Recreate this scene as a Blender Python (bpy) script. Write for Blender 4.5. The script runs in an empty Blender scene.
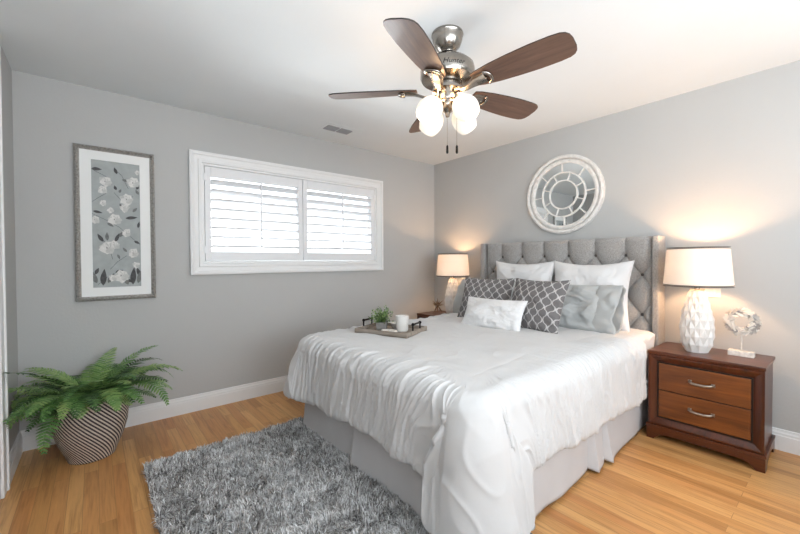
import bpy, bmesh, math, random
import numpy as np
from mathutils import Vector, Matrix

SC = bpy.context.scene
COL = SC.collection
PI = math.pi
rnd = random.Random(7)

# ------------------------------------------------------------------ camera
CAM_Z, YAW, PITCH, ROLL, F = 1.2165, 0.6886, 0.0163, -0.0048, 370.56
cam = bpy.data.cameras.new('camera')
cam.sensor_width = 36.0
cam.lens = F * 36.0 / 800.0
cam.clip_start = 0.02
cam_o = bpy.data.objects.new('camera', cam)
COL.objects.link(cam_o)
fw = Vector((math.sin(YAW) * math.cos(PITCH), math.cos(YAW) * math.cos(PITCH), -math.sin(PITCH)))
rt = Vector((math.cos(YAW), -math.sin(YAW), 0))
up = rt.cross(fw)
r2 = rt * math.cos(ROLL) + up * math.sin(ROLL)
u2 = up * math.cos(ROLL) - rt * math.sin(ROLL)
M = Matrix((r2, u2, -fw)).transposed().to_4x4()
M.translation = Vector((0, 0, CAM_Z))
cam_o.matrix_world = M
SC.camera = cam_o

# ------------------------------------------------------------------ world, view
SC.view_settings.view_transform = 'Standard'
SC.view_settings.look = 'None'
SC.view_settings.gamma = 1
SC.view_settings.use_curve_mapping = False
SC.view_settings.exposure = 0.17
W = bpy.data.worlds.new('daylight')
SC.world = W
W.use_nodes = True
W.node_tree.nodes['Background'].inputs[0].default_value = (0.90, 0.95, 1.0, 1)
W.node_tree.nodes['Background'].inputs[1].default_value = 2.6

YB, XR, XL, YF, H = 3.391, 3.364, -0.391, -1.35, 2.44   # room planes


def area(name, loc, rot, sx, sy, power, color, spread=PI):
    l = bpy.data.lights.new(name, 'AREA')
    l.shape = 'RECTANGLE'
    l.size, l.size_y, l.energy, l.color, l.spread = sx, sy, power, color, spread
    o = bpy.data.objects.new(name, l)
    COL.objects.link(o)
    o.location, o.rotation_euler = loc, rot
    return o


# added fill lamps, tilted up, at front and side walls; daylight through the shutters
area('front_fill', (1.2, YF + 0.03, 1.45), (PI / 2 + 0.72, 0, 0), 2.6, 1.5, 60, (0.90, 0.95, 1.0))
area('side_fill', (XL + 0.03, -0.35, 1.45), (0, -PI / 2 - 1.0, 0), 1.4, 1.5, 40, (0.88, 0.94, 1.0))  # added fill lamp; the left wall has no window here
area('daylight_shuttered_window', (1.56, YB + 0.42, 0.92), (-PI / 2 - 0.80, 0, 0), 1.9, 0.9, 190, (0.93, 0.97, 1.0))
WARM = (1.0, 0.60, 0.30)


def point(name, loc, power, parent=None, color=WARM, r=0.03):
    l = bpy.data.lights.new(name, 'POINT')
    l.energy, l.color, l.shadow_soft_size = power, color, r
    o = bpy.data.objects.new(name, l)
    COL.objects.link(o)
    o.parent = parent
    o.location = loc
    return o


# ------------------------------------------------------------------ materials
class NT:
    def __init__(s, name):
        s.m = bpy.data.materials.new(name)
        s.m.use_nodes = True
        s.t = s.m.node_tree
        s.b = s.t.nodes['Principled BSDF']
        s.out = s.t.nodes['Material Output']

    def n(s, typ, props=None, **ins):
        nd = s.t.nodes.new('ShaderNode' + typ)
        for k, v in (props or {}).items():
            setattr(nd, k, v)
        for k, v in ins.items():
            key = int(k[1:]) if k[0] == 'i' and k[1:].isdigit() else k.replace('_', ' ')
            s.set(nd.inputs[key], v)
        return nd

    def set(s, inp, v):
        if isinstance(v, bpy.types.NodeSocket):
            s.t.links.new(v, inp)
        elif isinstance(v, bpy.types.Node):
            s.t.links.new(v.outputs[0], inp)
        else:
            inp.default_value = v

    def math(s, op, a, b=0.0, c=0.0):
        return s.n('Math', {'operation': op}, i0=a, i1=b, i2=c).outputs[0]

    def mix(s, fac, a, b):
        nd = s.n('Mix', {'data_type': 'RGBA'})
        s.set(nd.inputs[0], fac)
        s.set(nd.inputs[6], a)
        s.set(nd.inputs[7], b)
        return nd.outputs[2]

    def ramp(s, fac, stops):
        nd = s.n('ValToRGB')
        s.set(nd.inputs[0], fac)
        e = nd.color_ramp.elements
        while len(e) < len(stops):
            e.new(0.5)
        for el, (p, c) in zip(e, stops):
            el.position, el.color = p, c
        return nd.outputs[0]

    def bump(s, h, strength, dist=0.01):
        nd = s.n('Bump', Strength=strength, Distance=dist, Height=h)
        s.set(s.b.inputs['Normal'], nd.outputs[0])

    def coord(s, which='Object'):
        return s.n('TexCoord').outputs[which]


def rgb(h, g=1.0):
    h = h.lstrip('#')
    c = [int(h[i:i + 2], 16) / 255 for i in (0, 2, 4)]
    return tuple([(x / 12.92 if x <= 0.04045 else ((x + 0.055) / 1.055) ** 2.4) * g for x in c] + [1])


def simple(name, color, rough=0.5, metal=0.0, var=0.08, scale=8, bump=0.0, bscale=60, spec=None, stretch=None, sheen=0.0):
    t = NT(name)
    c = color if isinstance(color, tuple) else rgb(color)
    co = t.coord()
    if stretch:
        mp = t.n('Mapping', Vector=co)
        mp.inputs['Scale'].default_value = stretch
        co = mp.outputs[0]
    nz = t.n('TexNoise', Vector=co, Scale=scale, Detail=4.0)
    dk = tuple([x * (1 - var) for x in c[:3]] + [1])
    lt = tuple([min(1, x * (1 + var)) for x in c[:3]] + [1])
    t.set(t.b.inputs['Base Color'], t.ramp(nz.outputs[0], [(0.3, dk), (0.7, lt)]))
    t.b.inputs['Roughness'].default_value = rough
    t.b.inputs['Metallic'].default_value = metal
    if spec is not None:
        t.b.inputs['Specular IOR Level'].default_value = spec
    if sheen:
        t.b.inputs['Sheen Weight'].default_value = sheen
    if bump:
        nb = t.n('TexNoise', Vector=co, Scale=bscale, Detail=3.0)
        t.bump(nb.outputs[0], bump, 0.004)
    return t.m


def wood(name, dark, light, rough=0.35, axis=0, scale=14, coat=0.0):
    t = NT(name)
    mp = t.n('Mapping', Vector=t.coord())
    sc = [scale * 1.0] * 3
    sc[axis] = scale * 0.08
    mp.inputs['Scale'].default_value = sc
    n1 = t.n('TexNoise', Vector=mp, Scale=3.0, Detail=6.0, Roughness=0.6, Distortion=0.6)
    n2 = t.n('TexNoise', Vector=mp, Scale=14.0, Detail=3.0)
    f = t.math('ADD', t.math('MULTIPLY', n1.outputs[0], 0.75), t.math('MULTIPLY', n2.outputs[0], 0.25))
    t.set(t.b.inputs['Base Color'], t.ramp(f, [(0.32, rgb(dark)), (0.68, rgb(light))]))
    t.b.inputs['Roughness'].default_value = rough
    t.b.inputs['Coat Weight'].default_value = coat
    t.b.inputs['Coat Roughness'].default_value = 0.15
    t.bump(n2.outputs[0], 0.06, 0.002)
    return t.m


def floor_mat():
    t = NT('oak_strip_floor')
    co = t.coord()
    mp = t.n('Mapping', Vector=co)
    mp.inputs['Rotation'].default_value = (0, 0, PI / 2)
    br = t.n('TexBrick', {'offset': 0.37, 'offset_frequency': 2}, Vector=mp, Scale=1.0)
    br.inputs['Color1'].default_value = (0, 0, 0, 1)
    br.inputs['Color2'].default_value = (1, 1, 1, 1)
    br.inputs['Mortar'].default_value = (0.5, 0.5, 0.5, 1)
    br.inputs['Mortar Size'].default_value = 0.0011
    br.inputs['Mortar Smooth'].default_value = 0.3
    br.inputs['Brick Width'].default_value = 0.93
    br.inputs['Row Height'].default_value = 0.0635
    sep = t.n('SeparateColor', Color=br.outputs[0])
    rand = sep.outputs[0]
    # per board offset of the grain
    off = t.n('CombineXYZ', X=t.math('MULTIPLY', rand, 17.0), Y=t.math('MULTIPLY', rand, 31.0), Z=0.0)
    v = t.n('VectorMath', {'operation': 'ADD'}, i0=co, i1=off.outputs[0])
    m2 = t.n('Mapping', Vector=v.outputs[0])
    m2.inputs['Scale'].default_value = (26, 1.6, 1)
    g1 = t.n('TexNoise', Vector=m2, Scale=1.0, Detail=7.0, Roughness=0.62, Distortion=1.1)
    m3 = t.n('Mapping', Vector=v.outputs[0])
    m3.inputs['Scale'].default_value = (150, 5, 1)
    g2 = t.n('TexNoise', Vector=m3, Scale=1.0, Detail=2.0)
    base = t.ramp(rand, [(0.0, rgb('#b5834f')), (0.3, rgb('#cf9a60')), (0.6, rgb('#dcab70')), (1.0, rgb('#c28650'))])
    f = t.math('ADD', t.math('MULTIPLY', g1.outputs[0], 0.7), t.math('MULTIPLY', g2.outputs[0], 0.3))
    gr = t.ramp(f, [(0.30, (0.52, 0.42, 0.33, 1)), (0.5, (0.94, 0.92, 0.90, 1)), (0.72, (1.15, 1.14, 1.1, 1))])
    mul = t.n('Mix', {'data_type': 'RGBA', 'blend_type': 'MULTIPLY'})
    t.set(mul.inputs[0], 0.85)
    t.set(mul.inputs[6], base)
    t.set(mul.inputs[7], gr)
    col = t.mix(t.math('MULTIPLY', br.outputs[1], 0.55), mul.outputs[2], rgb('#6b4322'))
    t.set(t.b.inputs['Base Color'], col)
    t.b.inputs['Roughness'].default_value = 0.36
    t.b.inputs['Specular IOR Level'].default_value = 0.42
    hh = t.math('SUBTRACT', t.math('MULTIPLY', g2.outputs[0], 0.15), br.outputs[1])
    t.bump(hh, 0.12, 0.002)
    return t.m


def trellis_mat():
    t = NT('charcoal_trellis_fabric')
    sp = t.n('SeparateXYZ', Vector=t.coord())
    L = 0.093
    u = t.math('DIVIDE', sp.outputs[0], 0.036)
    v = t.math('DIVIDE', sp.outputs[2], L)
    c = t.math('MULTIPLY', t.math('MULTIPLY', t.math('SIGN', t.math('COSINE', t.math('MULTIPLY', v, 2 * PI))), t.math('POWER', t.math('ABSOLUTE', t.math('COSINE', t.math('MULTIPLY', v, 2 * PI))), 0.72)), 0.40)
    d1 = t.math('PINGPONG', t.math('SUBTRACT', u, c), 1.0)
    d2 = t.math('PINGPONG', t.math('ADD', t.math('SUBTRACT', u, 1.0), c), 1.0)
    d = t.math('MINIMUM', d1, d2)
    line = t.math('MULTIPLY', t.math('GREATER_THAN', d, 0.022), t.math('LESS_THAN', d, 0.115))
    wv = t.n('TexNoise', Vector=t.coord(), Scale=350.0, Detail=2.0)
    a = t.mix(wv.outputs[0], rgb('#5c595a'), rgb('#7b7877'))
    b = t.mix(wv.outputs[0], rgb('#b5b3b2'), rgb('#d8d6d4'))
    t.set(t.b.inputs['Base Color'], t.mix(line, a, b))
    t.b.inputs['Roughness'].default_value = 0.85
    t.bump(t.math('ADD', wv.outputs[0], line), 0.25, 0.002)
    return t.m


def linen_mat(name, a, b, scale=420):
    t = NT(name)
    co = t.coord()
    m1 = t.n('Mapping', Vector=co)
    m1.inputs['Scale'].default_value = (1, 1, 0.25)
    n1 = t.n('TexNoise', Vector=m1, Scale=scale, Detail=2.0)
    m2 = t.n('Mapping', Vector=co)
    m2.inputs['Scale'].default_value = (0.25, 0.25, 1)
    n2 = t.n('TexNoise', Vector=m2, Scale=scale, Detail=2.0)
    f = t.math('MULTIPLY', t.math('ADD', n1.outputs[0], n2.outputs[0]), 0.5)
    t.set(t.b.inputs['Base Color'], t.ramp(f, [(0.36, rgb(a)), (0.62, rgb(b))]))
    t.b.inputs['Roughness'].default_value = 0.9
    t.b.inputs['Sheen Weight'].default_value = 0.2
    t.bump(f, 0.35, 0.003)
    return t.m


def basket_mat():
    t = NT('woven_black_white_basket')
    at = t.n('Attribute', {'attribute_name': 'weave'})
    sp = t.n('SeparateXYZ', Vector=at.outputs['Vector'])
    u, v = sp.outputs[0], sp.outputs[1]       # u around 0..1, v height in rows
    s = t.math('FRACT', t.math('ADD', t.math('MULTIPLY', u, 52.0), t.math('MULTIPLY', v, 0.44)))
    row = t.math('FRACT', v)
    dk = t.math('LESS_THAN', s, 0.52)
    nz = t.n('TexNoise', Vector=t.coord(), Scale=90.0)
    a = t.mix(nz.outputs[0], rgb('#b9ada0'), rgb('#ddd4c8'))
    b = t.mix(nz.outputs[0], rgb('#2a2226'), rgb('#453a3e'))
    t.set(t.b.inputs['Base Color'], t.mix(dk, a, b))
    t.b.inputs['Roughness'].default_value = 0.75
    h = t.math('SINE', t.math('MULTIPLY', row, PI))
    t.bump(h, 0.6, 0.004)
    return t.m


def attr_mat(name, attr, stops, rough=0.7, transl=0.0):
    t = NT(name)
    at = t.n('Attribute', {'attribute_name': attr})
    c = t.ramp(at.outputs['Fac'], stops)
    t.set(t.b.inputs['Base Color'], c)
    t.b.inputs['Roughness'].default_value = rough
    if transl:
        tr = t.n('BsdfTranslucent', Color=c)
        mx = t.n('MixShader')
        mx.inputs[0].default_value = transl
        t.t.links.new(t.b.outputs[0], mx.inputs[1])
        t.t.links.new(tr.outputs[0], mx.inputs[2])
        t.t.links.new(mx.outputs[0], t.out.inputs[0])
    return t.m


def shade_mat(name, color, transl, emit=0.0, ecol=(1, 0.8, 0.55, 1)):
    t = NT(name)
    wv = t.n('TexNoise', Vector=t.coord(), Scale=220.0, Detail=2.0)
    c = t.mix(wv.outputs[0], tuple([x * 0.95 for x in color[:3]] + [1]), color)
    di = t.n('BsdfDiffuse', Color=c)
    tr = t.n('BsdfTranslucent', Color=c)
    mx = t.n('MixShader')
    mx.inputs[0].default_value = transl
    t.t.links.new(di.outputs[0], mx.inputs[1])
    t.t.links.new(tr.outputs[0], mx.inputs[2])
    res = mx
    if emit:
        em = t.n('Emission', Color=ecol, Strength=emit)
        ad = t.n('AddShader')
        t.t.links.new(mx.outputs[0], ad.inputs[0])
        t.t.links.new(em.outputs[0], ad.inputs[1])
        res = ad
    t.t.links.new(res.outputs[0], t.out.inputs[0])
    return t.m


def emit_mat(name, color, strength):
    t = NT(name)
    em = t.n('Emission', Color=color, Strength=strength)
    t.t.links.new(em.outputs[0], t.out.inputs[0])
    return t.m


def glass_mat():
    t = NT('window_glass')
    tr = t.n('BsdfTransparent')
    gl = t.n('BsdfGlossy', Roughness=0.02)
    fr = t.n('Fresnel', IOR=1.45)
    mx = t.n('MixShader')
    t.t.links.new(fr.outputs[0], mx.inputs[0])
    t.t.links.new(tr.outputs[0], mx.inputs[1])
    t.t.links.new(gl.outputs[0], mx.inputs[2])
    t.t.links.new(mx.outputs[0], t.out.inputs[0])
    return t.m


M_WALL = simple('grey_wall_paint', '#b9bab9', 0.75, var=0.015, scale=2, bump=0.22, bscale=70, spec=0.25)
M_CEIL = simple('white_ceiling_paint', '#e2e7e9', 0.85, var=0.015, scale=2, bump=0.15, bscale=50, spec=0.2)
M_TRIM = simple('white_trim_paint', '#e6e7e7', 0.4, var=0.01, scale=3)
M_SHUT = simple('white_shutter_paint', '#e4e6e8', 0.4, var=0.01, scale=3)
M_FLOOR = floor_mat()
M_GLASS = glass_mat()
M_DUVET = simple('white_cotton_duvet', '#cccccc', 0.85, var=0.02, scale=5, bump=0.12, bscale=40, sheen=0.15)
M_SKIRT = simple('pale_grey_bed_skirt', '#c9c8c9', 0.9, var=0.03, scale=6, bump=0.12, bscale=50)
M_WHITE_P = simple('white_pillow_cotton', '#dcdcdc', 0.85, var=0.02, scale=6, bump=0.2, bscale=30, sheen=0.1)
M_GREY_P = simple('blue_grey_pillow_cotton', '#adafae', 0.85, var=0.04, scale=6, bump=0.25, bscale=28, sheen=0.1)
M_SHEET = simple('blue_grey_sheet', '#a9adaf', 0.85, var=0.03, scale=6, bump=0.15, bscale=40)
M_KNIT = simple('white_knit_pillow', '#e0e0e0', 0.9, var=0.03, scale=60, bump=0.5, bscale=170)
M_TRELLIS = trellis_mat()
M_LINEN = linen_mat('grey_linen_upholstery', '#7d7b79', '#b0aeab')
M_BUTTON = simple('upholstery_button', '#55514f', 0.9, bump=0.3)
M_CHERRY = wood('cherry_wood', '#34160a', '#653013', 0.3, axis=0, scale=9, coat=0.15)
M_CHERRY_V = wood('cherry_wood_upright', '#34160a', '#5e2b12', 0.3, axis=2, scale=9, coat=0.15)
M_DRAWER = wood('cherry_drawer_wood', '#532a10', '#864c1e', 0.34, axis=0, scale=7, coat=0.12)
M_BLACKLINE = simple('dark_inlay', '#140a07', 0.5)
M_NICKEL = simple('brushed_nickel', '#9a958e', 0.22, 1.0, var=0.06, scale=30)
M_PEWTER = simple('antique_nickel_pull', '#a79e93', 0.32, 1.0, var=0.15, scale=40)
M_IRON = simple('black_iron', '#1c1a1a', 0.45, 0.7)
M_BLADE = wood('walnut_fan_blade', '#4f3b31', '#74594a', 0.42, axis=0, scale=12, coat=0.15)
M_BLADE_EDGE = simple('dark_blade_edge', '#241815', 0.5)
M_CERAMIC = simple('white_ceramic', '#e0deda', 0.3, var=0.03, scale=6, spec=0.5)
M_LSHADE = shade_mat('cream_linen_shade', (0.86, 0.84, 0.81, 1), 0.34)
M_LINER = simple('shade_trim_dark', '#3a302a', 0.7)
M_GSHADE = shade_mat('frosted_glass_shade', (0.9, 0.89, 0.87, 1), 0.28, 0.06, (1, 0.93, 0.84, 1))
M_BULB = emit_mat('bulb_glow', (1, 0.88, 0.70, 1), 3)
M_MIRROR = simple('mirror_silver', '#e9ecec', 0.02, 1.0, var=0.0)
M_DISTRESS = simple('distressed_white_paint', '#dddbd7', 0.6, var=0.12, scale=26, bump=0.3, bscale=50)
M_PFRAME = simple('champagne_silver_frame', '#a3a19d', 0.42, 0.6, var=0.3, scale=90, bump=0.3, bscale=120)
M_MAT = simple('white_mat_board', '#eceeed', 0.9, var=0.01)
M_ART_BG = simple('grey_print_ground', '#a4aaaa', 0.7, var=0.10, scale=14)
M_ART_W = simple('print_white_petal', '#d5d5d2', 0.7, var=0.10, scale=60)
M_ART_W2 = simple('print_pale_petal', '#bfc1be', 0.7, var=0.12, scale=60)
M_ART_D = simple('print_dark_leaf', '#4b4c4d', 0.7, var=0.3, scale=70)
M_ART_M = simple('print_grey_leaf', '#707372', 0.7, var=0.2, scale=70)
M_BASKET = basket_mat()
M_SOIL = simple('potting_soil', '#2b211a', 0.95, var=0.4, scale=60, bump=0.8)
M_FERN = attr_mat('fern_green', 'tone', [(0.0, rgb('#2f4827')), (0.5, rgb('#5f8b4b')), (1.0, rgb('#9cb871'))], 0.45, 0.22)
M_HERB = attr_mat('herb_green', 'tone', [(0.0, rgb('#3c5a30')), (0.5, rgb('#6e9150')), (1.0, rgb('#a3bd78'))], 0.6, 0.15)
M_RUG = attr_mat('grey_shag_pile', 'tone', [(0.0, rgb('#666361')), (0.4, rgb('#bab7b4')), (0.7, rgb('#e6e6e7')), (1.0, rgb('#fbfbfb'))], 0.65)
M_RUGB = simple('rug_backing', '#6f7074', 0.95, var=0.3, scale=90)
M_TRAY = wood('weathered_grey_wood', '#6f655b', '#a89c8f', 0.7, axis=0, scale=16)
M_WASH = simple('whitewashed_wood', '#d5cfc7', 0.75, var=0.22, scale=45, bump=0.3)
M_DRIFT = attr_mat('whitewashed_slats', 'tone', [(0.0, rgb('#8f8d8c')), (0.4, rgb('#c9c4bc')), (1.0, rgb('#e2ded6'))], 0.75)
M_CONCRETE = simple('grey_concrete_pot', '#84827f', 0.9, var=0.12, scale=40, bump=0.3)
M_WAX = simple('white_candle_jar', '#d9d7d3', 0.35, var=0.02)
M_PLASTIC = simple('white_switch_plastic', '#dcd8d0', 0.4, var=0.01)
M_VENTD = simple('vent_grille_grey', '#a3a5a7', 0.7)
M_PAVE = simple('pale_concrete_ground', '#c4c3bf', 0.9, var=0.1)
M_BRONZE = simple('bronze_metal', '#8d7a68', 0.35, 0.9, var=0.15, scale=40)
M_LOGO = simple('logo_black', '#16120f', 0.5)


# ------------------------------------------------------------------ mesh helpers
def link(name, me, mat=None, parent=None, loc=None):
    o = bpy.data.objects.new(name, me)
    COL.objects.link(o)
    if mat is not None:
        for m in (mat if isinstance(mat, (list, tuple)) else [mat]):
            me.materials.append(m)
    if parent is not None:
        o.parent = parent
    if loc is not None:
        o.location = loc
    return o


def obj(name, bm, mat, parent=None, loc=None, smooth=False, bevel=0.0, seg=2, subd=0, fix=True):
    if fix:
        bmesh.ops.recalc_face_normals(bm, faces=bm.faces)
    me = bpy.data.meshes.new(name)
    bm.to_mesh(me)
    bm.free()
    if smooth:
        me.polygons.foreach_set('use_smooth', [True] * len(me.polygons))
        if smooth != 'all':
            try:
                me.set_sharp_from_angle(angle=math.radians(38))
            except Exception:
                pass
    o = link(name, me, mat, parent, loc)
    if bevel:
        b = o.modifiers.new('bevel', 'BEVEL')
        b.width, b.segments, b.limit_method, b.angle_limit = bevel, seg, 'ANGLE', 0.7
        b.harden_normals = False
    if subd:
        s = o.modifiers.new('subd', 'SUBSURF')
        s.levels = s.render_levels = subd
    return o


def thing(name, label, cat, loc=(0, 0, 0), rotz=0, group=None):
    o = bpy.data.objects.new(name, None)
    COL.objects.link(o)
    o.empty_display_size = 0.1
    o.location, o.rotation_euler = loc, (0, 0, rotz)
    o['label'], o['category'] = label, cat
    if group:
        o['group'] = group
    return o


def tag(o, label, cat, group=None):
    o['label'], o['category'] = label, cat
    if group:
        o['group'] = group
    return o


def struct(o):
    o['kind'] = 'structure'
    return o


def box(bm, x0, x1, y0, y1, z0, z1, mi=0):
    vs = [bm.verts.new((x, y, z)) for x in (x0, x1) for y in (y0, y1) for z in (z0, z1)]
    for idx in ((0, 1, 3, 2), (4, 6, 7, 5), (0, 4, 5, 1), (2, 3, 7, 6), (0, 2, 6, 4), (1, 5, 7, 3)):
        f = bm.faces.new([vs[i] for i in idx])
        f.material_index = mi
    return vs


def lathe(bm, prof, n=40, c=(0, 0, 0), caps=True, mi=0, half=False):
    """prof: list of (r, z)."""
    rings = []
    for k, (r, z) in enumerate(prof):
        off = (0.5 if (half and k % 2) else 0)
        rings.append([bm.verts.new((c[0] + r * math.cos(2 * PI * (i + off) / n), c[1] + r * math.sin(2 * PI * (i + off) / n), c[2] + z)) for i in range(n)])
    for k in range(len(rings) - 1):
        a, b = rings[k], rings[k + 1]
        for i in range(n):
            j = (i + 1) % n
            if half:
                if k % 2 == 0:
                    bm.faces.new((a[i], a[j], b[i]))
                    bm.faces.new((a[j], b[j], b[i]))
                else:
                    bm.faces.new((a[i], b[j], b[i]))
                    bm.faces.new((a[i], a[j], b[j]))
            else:
                f = bm.faces.new((a[i], a[j], b[j], b[i]))
                f.material_index = mi
    if caps:
        for ring in (rings[0], rings[-1]):
            f = bm.faces.new(ring)
            f.material_index = mi
    return rings


def tube(bm, pts, r, n=10, caps=True, closed=False):
    pts = [Vector(p) for p in pts]
    rs = r if isinstance(r, (list, tuple)) else [r] * len(pts)
    rings = []
    nrm = None
    N = len(pts)
    for i, p in enumerate(pts):
        if closed:
            d = (pts[(i + 1) % N] - pts[i - 1]).normalized()
        else:
            d = (pts[min(i + 1, N - 1)] - pts[max(i - 1, 0)]).normalized()
        if nrm is None:
            nrm = d.orthogonal().normalized()
        nrm = (nrm - d * nrm.dot(d)).normalized()
        b = d.cross(nrm)
        rings.append([bm.verts.new(p + (nrm * math.cos(2 * PI * k / n) + b * math.sin(2 * PI * k / n)) * rs[i]) for k in range(n)])
    for i in range(N if closed else N - 1):
        a, b = rings[i], rings[(i + 1) % N]
        for k in range(n):
            j = (k + 1) % n
            bm.faces.new((a[k], a[j], b[j], b[k]))
    if caps and not closed:
        bm.faces.new(rings[0])
        bm.faces.new(rings[-1])


def frame(bm, x0, x1, z0, z1, prof, mi=0, close=True):
    """Mitred rectangular moulding in the local XZ plane; prof: (inset, y)."""
    rings = []
    for d, y in prof:
        rings.append([bm.verts.new(q) for q in ((x0 + d, y, z0 + d), (x1 - d, y, z0 + d), (x1 - d, y, z1 - d), (x0 + d, y, z1 - d))])
    m = len(rings)
    for k in range(m if close else m - 1):
        a, b = rings[k], rings[(k + 1) % m]
        for i in range(4):
            j = (i + 1) % 4
            f = bm.faces.new((a[i], a[j], b[j], b[i]))
            f.material_index = mi


def prism(bm, outline, y0, y1, mi=0):
    """Extrude an (x,z) outline between y0 and y1."""
    a = [bm.verts.new((x, y0, z)) for x, z in outline]
    b = [bm.verts.new((x, y1, z)) for x, z in outline]
    fs = [bm.faces.new(a), bm.faces.new(b[::-1])]
    n = len(a)
    for i in range(n):
        j = (i + 1) % n
        fs.append(bm.faces.new((a[i], b[i], b[j], a[j])))
    for f in fs:
        f.material_index = mi


def sphere(bm, c, r, seg=12, rings=8, sc=(1, 1, 1)):
    m = Matrix.Translation(c) @ Matrix.Diagonal((r * sc[0], r * sc[1], r * sc[2], 1))
    bmesh.ops.create_uvsphere(bm, u_segments=seg, v_segments=rings, radius=1, matrix=m)


def np_mesh(name, verts, faces, mat, parent=None, smooth=True, attrs=None):
    """faces: (n,k) int array of one polygon size."""
    me = bpy.data.meshes.new(name)
    verts = np.asarray(verts, dtype=np.float32)
    faces = np.asarray(faces, dtype=np.int32)
    nf, k = faces.shape
    me.vertices.add(len(verts))
    me.vertices.foreach_set('co', verts.ravel())
    me.loops.add(nf * k)
    me.loops.foreach_set('vertex_index', faces.ravel())
    me.polygons.add(nf)
    me.polygons.foreach_set('loop_start', np.arange(0, nf * k, k, dtype=np.int32))
    me.polygons.foreach_set('loop_total', np.full(nf, k, dtype=np.int32))
    me.update(calc_edges=True)
    me.polygons.foreach_set('use_smooth', np.full(nf, bool(smooth)))
    for an, arr in (attrs or {}).items():
        a = me.attributes.new(an, 'FLOAT', 'POINT')
        a.data.foreach_set('value', np.asarray(arr, dtype=np.float32))
    me.validate()
    return link(name, me, mat, parent)


def grid_faces(ny, nx, wrap=False):
    i = np.arange(ny - 1)[:, None]
    j = np.arange(nx if wrap else nx - 1)[None, :]
    j2 = (j + 1) % nx
    return np.stack([i * nx + j, i * nx + j2, (i + 1) * nx + j2, (i + 1) * nx + j], -1).reshape(-1, 4)


def vnoise(x, y, seed=0):
    """smooth value noise for arrays."""
    r = np.random.RandomState(seed)
    T = r.rand(64, 64) * 2 - 1
    xi, yi = np.floor(x).astype(int), np.floor(y).astype(int)
    fx, fy = x - xi, y - yi
    fx, fy = fx * fx * (3 - 2 * fx), fy * fy * (3 - 2 * fy)
    g = lambda a, b: T[a % 64, b % 64]
    return (g(xi, yi) * (1 - fx) + g(xi + 1, yi) * fx) * (1 - fy) + (g(xi, yi + 1) * (1 - fx) + g(xi + 1, yi + 1) * fx) * fy


def sstep(a, b, x):
    t = np.clip((x - a) / (b - a), 0, 1)
    return t * t * (3 - 2 * t)


# ------------------------------------------------------------------ the room
T = 0.14
bm = bmesh.new()
box(bm, XL - T, XR + T, YF - T, YB + T, -0.12, 0)
struct(obj('floor', bm, M_FLOOR))
bm = bmesh.new()
box(bm, XL - T, XR + T, YF - T, YB + T, H, H + 0.12)
struct(obj('ceiling', bm, M_CEIL))

WX0, WX1, WZ0, WZ1 = 0.675, 2.445, 1.185, 2.045     # rough opening of the shuttered window
bm = bmesh.new()
box(bm, XL - T, WX0, YB, YB + T, 0, H)
box(bm, WX1, XR + T, YB, YB + T, 0, H)
box(bm, WX0, WX1, YB, YB + T, 0, WZ0)
box(bm, WX0, WX1, YB, YB + T, WZ1, H)
struct(obj('wall_back', bm, M_WALL))
bm = bmesh.new()
box(bm, XR, XR + T, YF - T, YB + T, 0, H)
struct(obj('wall_right', bm, M_WALL))
CL0, CL1, CLZ = 0.75, 2.765, 2.30                    # closet opening in the left wall
bm = bmesh.new()
box(bm, XL - T, XL, CL1, YB + T, 0, H)
box(bm, XL - T, XL, YF - T, CL0, 0, H)
box(bm, XL - T, XL, CL0, CL1, CLZ, H)
struct(obj('wall_left', bm, M_WALL))
FX0, FX1, FZ0, FZ1 = -0.15, 2.55, 0.70, 2.20
bm = bmesh.new()
box(bm, XL - T, FX0, YF - T, YF, 0, H)
box(bm, FX1, XR + T, YF - T, YF, 0, H)
box(bm, FX0, FX1, YF - T, YF, 0, FZ0)
box(bm, FX0, FX1, YF - T, YF, FZ1, H)
struct(obj('wall_front', bm, M_WALL))

# ground outside
bm = bmesh.new()
box(bm, -4, 8, YB + 0.6, YB + 9, -0.6, -0.5)
struct(obj('outside_ground', bm, M_PAVE))


def baseboard(name, a, b, n):
    """straight run from a to b on the floor, n = direction into the room."""
    prof = [(0, 0), (0.016, 0), (0.016, 0.092), (0.013, 0.097), (0.013, 0.109), (0.008, 0.118), (0.006, 0.132), (0, 0.134)]
    bm = bmesh.new()
    rings = []
    for p in (a, b):
        rings.append([bm.verts.new((p[0] + n[0] * d, p[1] + n[1] * d, z)) for d, z in prof])
    k = len(prof)
    for i in range(k):
        j = (i + 1) % k
        bm.faces.new((rings[0][i], rings[0][j], rings[1][j], rings[1][i]))
    bm.faces.new(rings[0])
    bm.faces.new(rings[1])
    struct(obj(name, bm, M_TRIM))


baseboard('baseboard_back', (XL, YB), (XR, YB), (0, -1))
baseboard('baseboard_right', (XR, YB), (XR, YF), (-1, 0))
baseboard('baseboard_left', (XL, YB), (XL, 2.868), (1, 0))
baseboard('baseboard_front', (XL, YF), (XR, YF), (0, 1))

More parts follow.
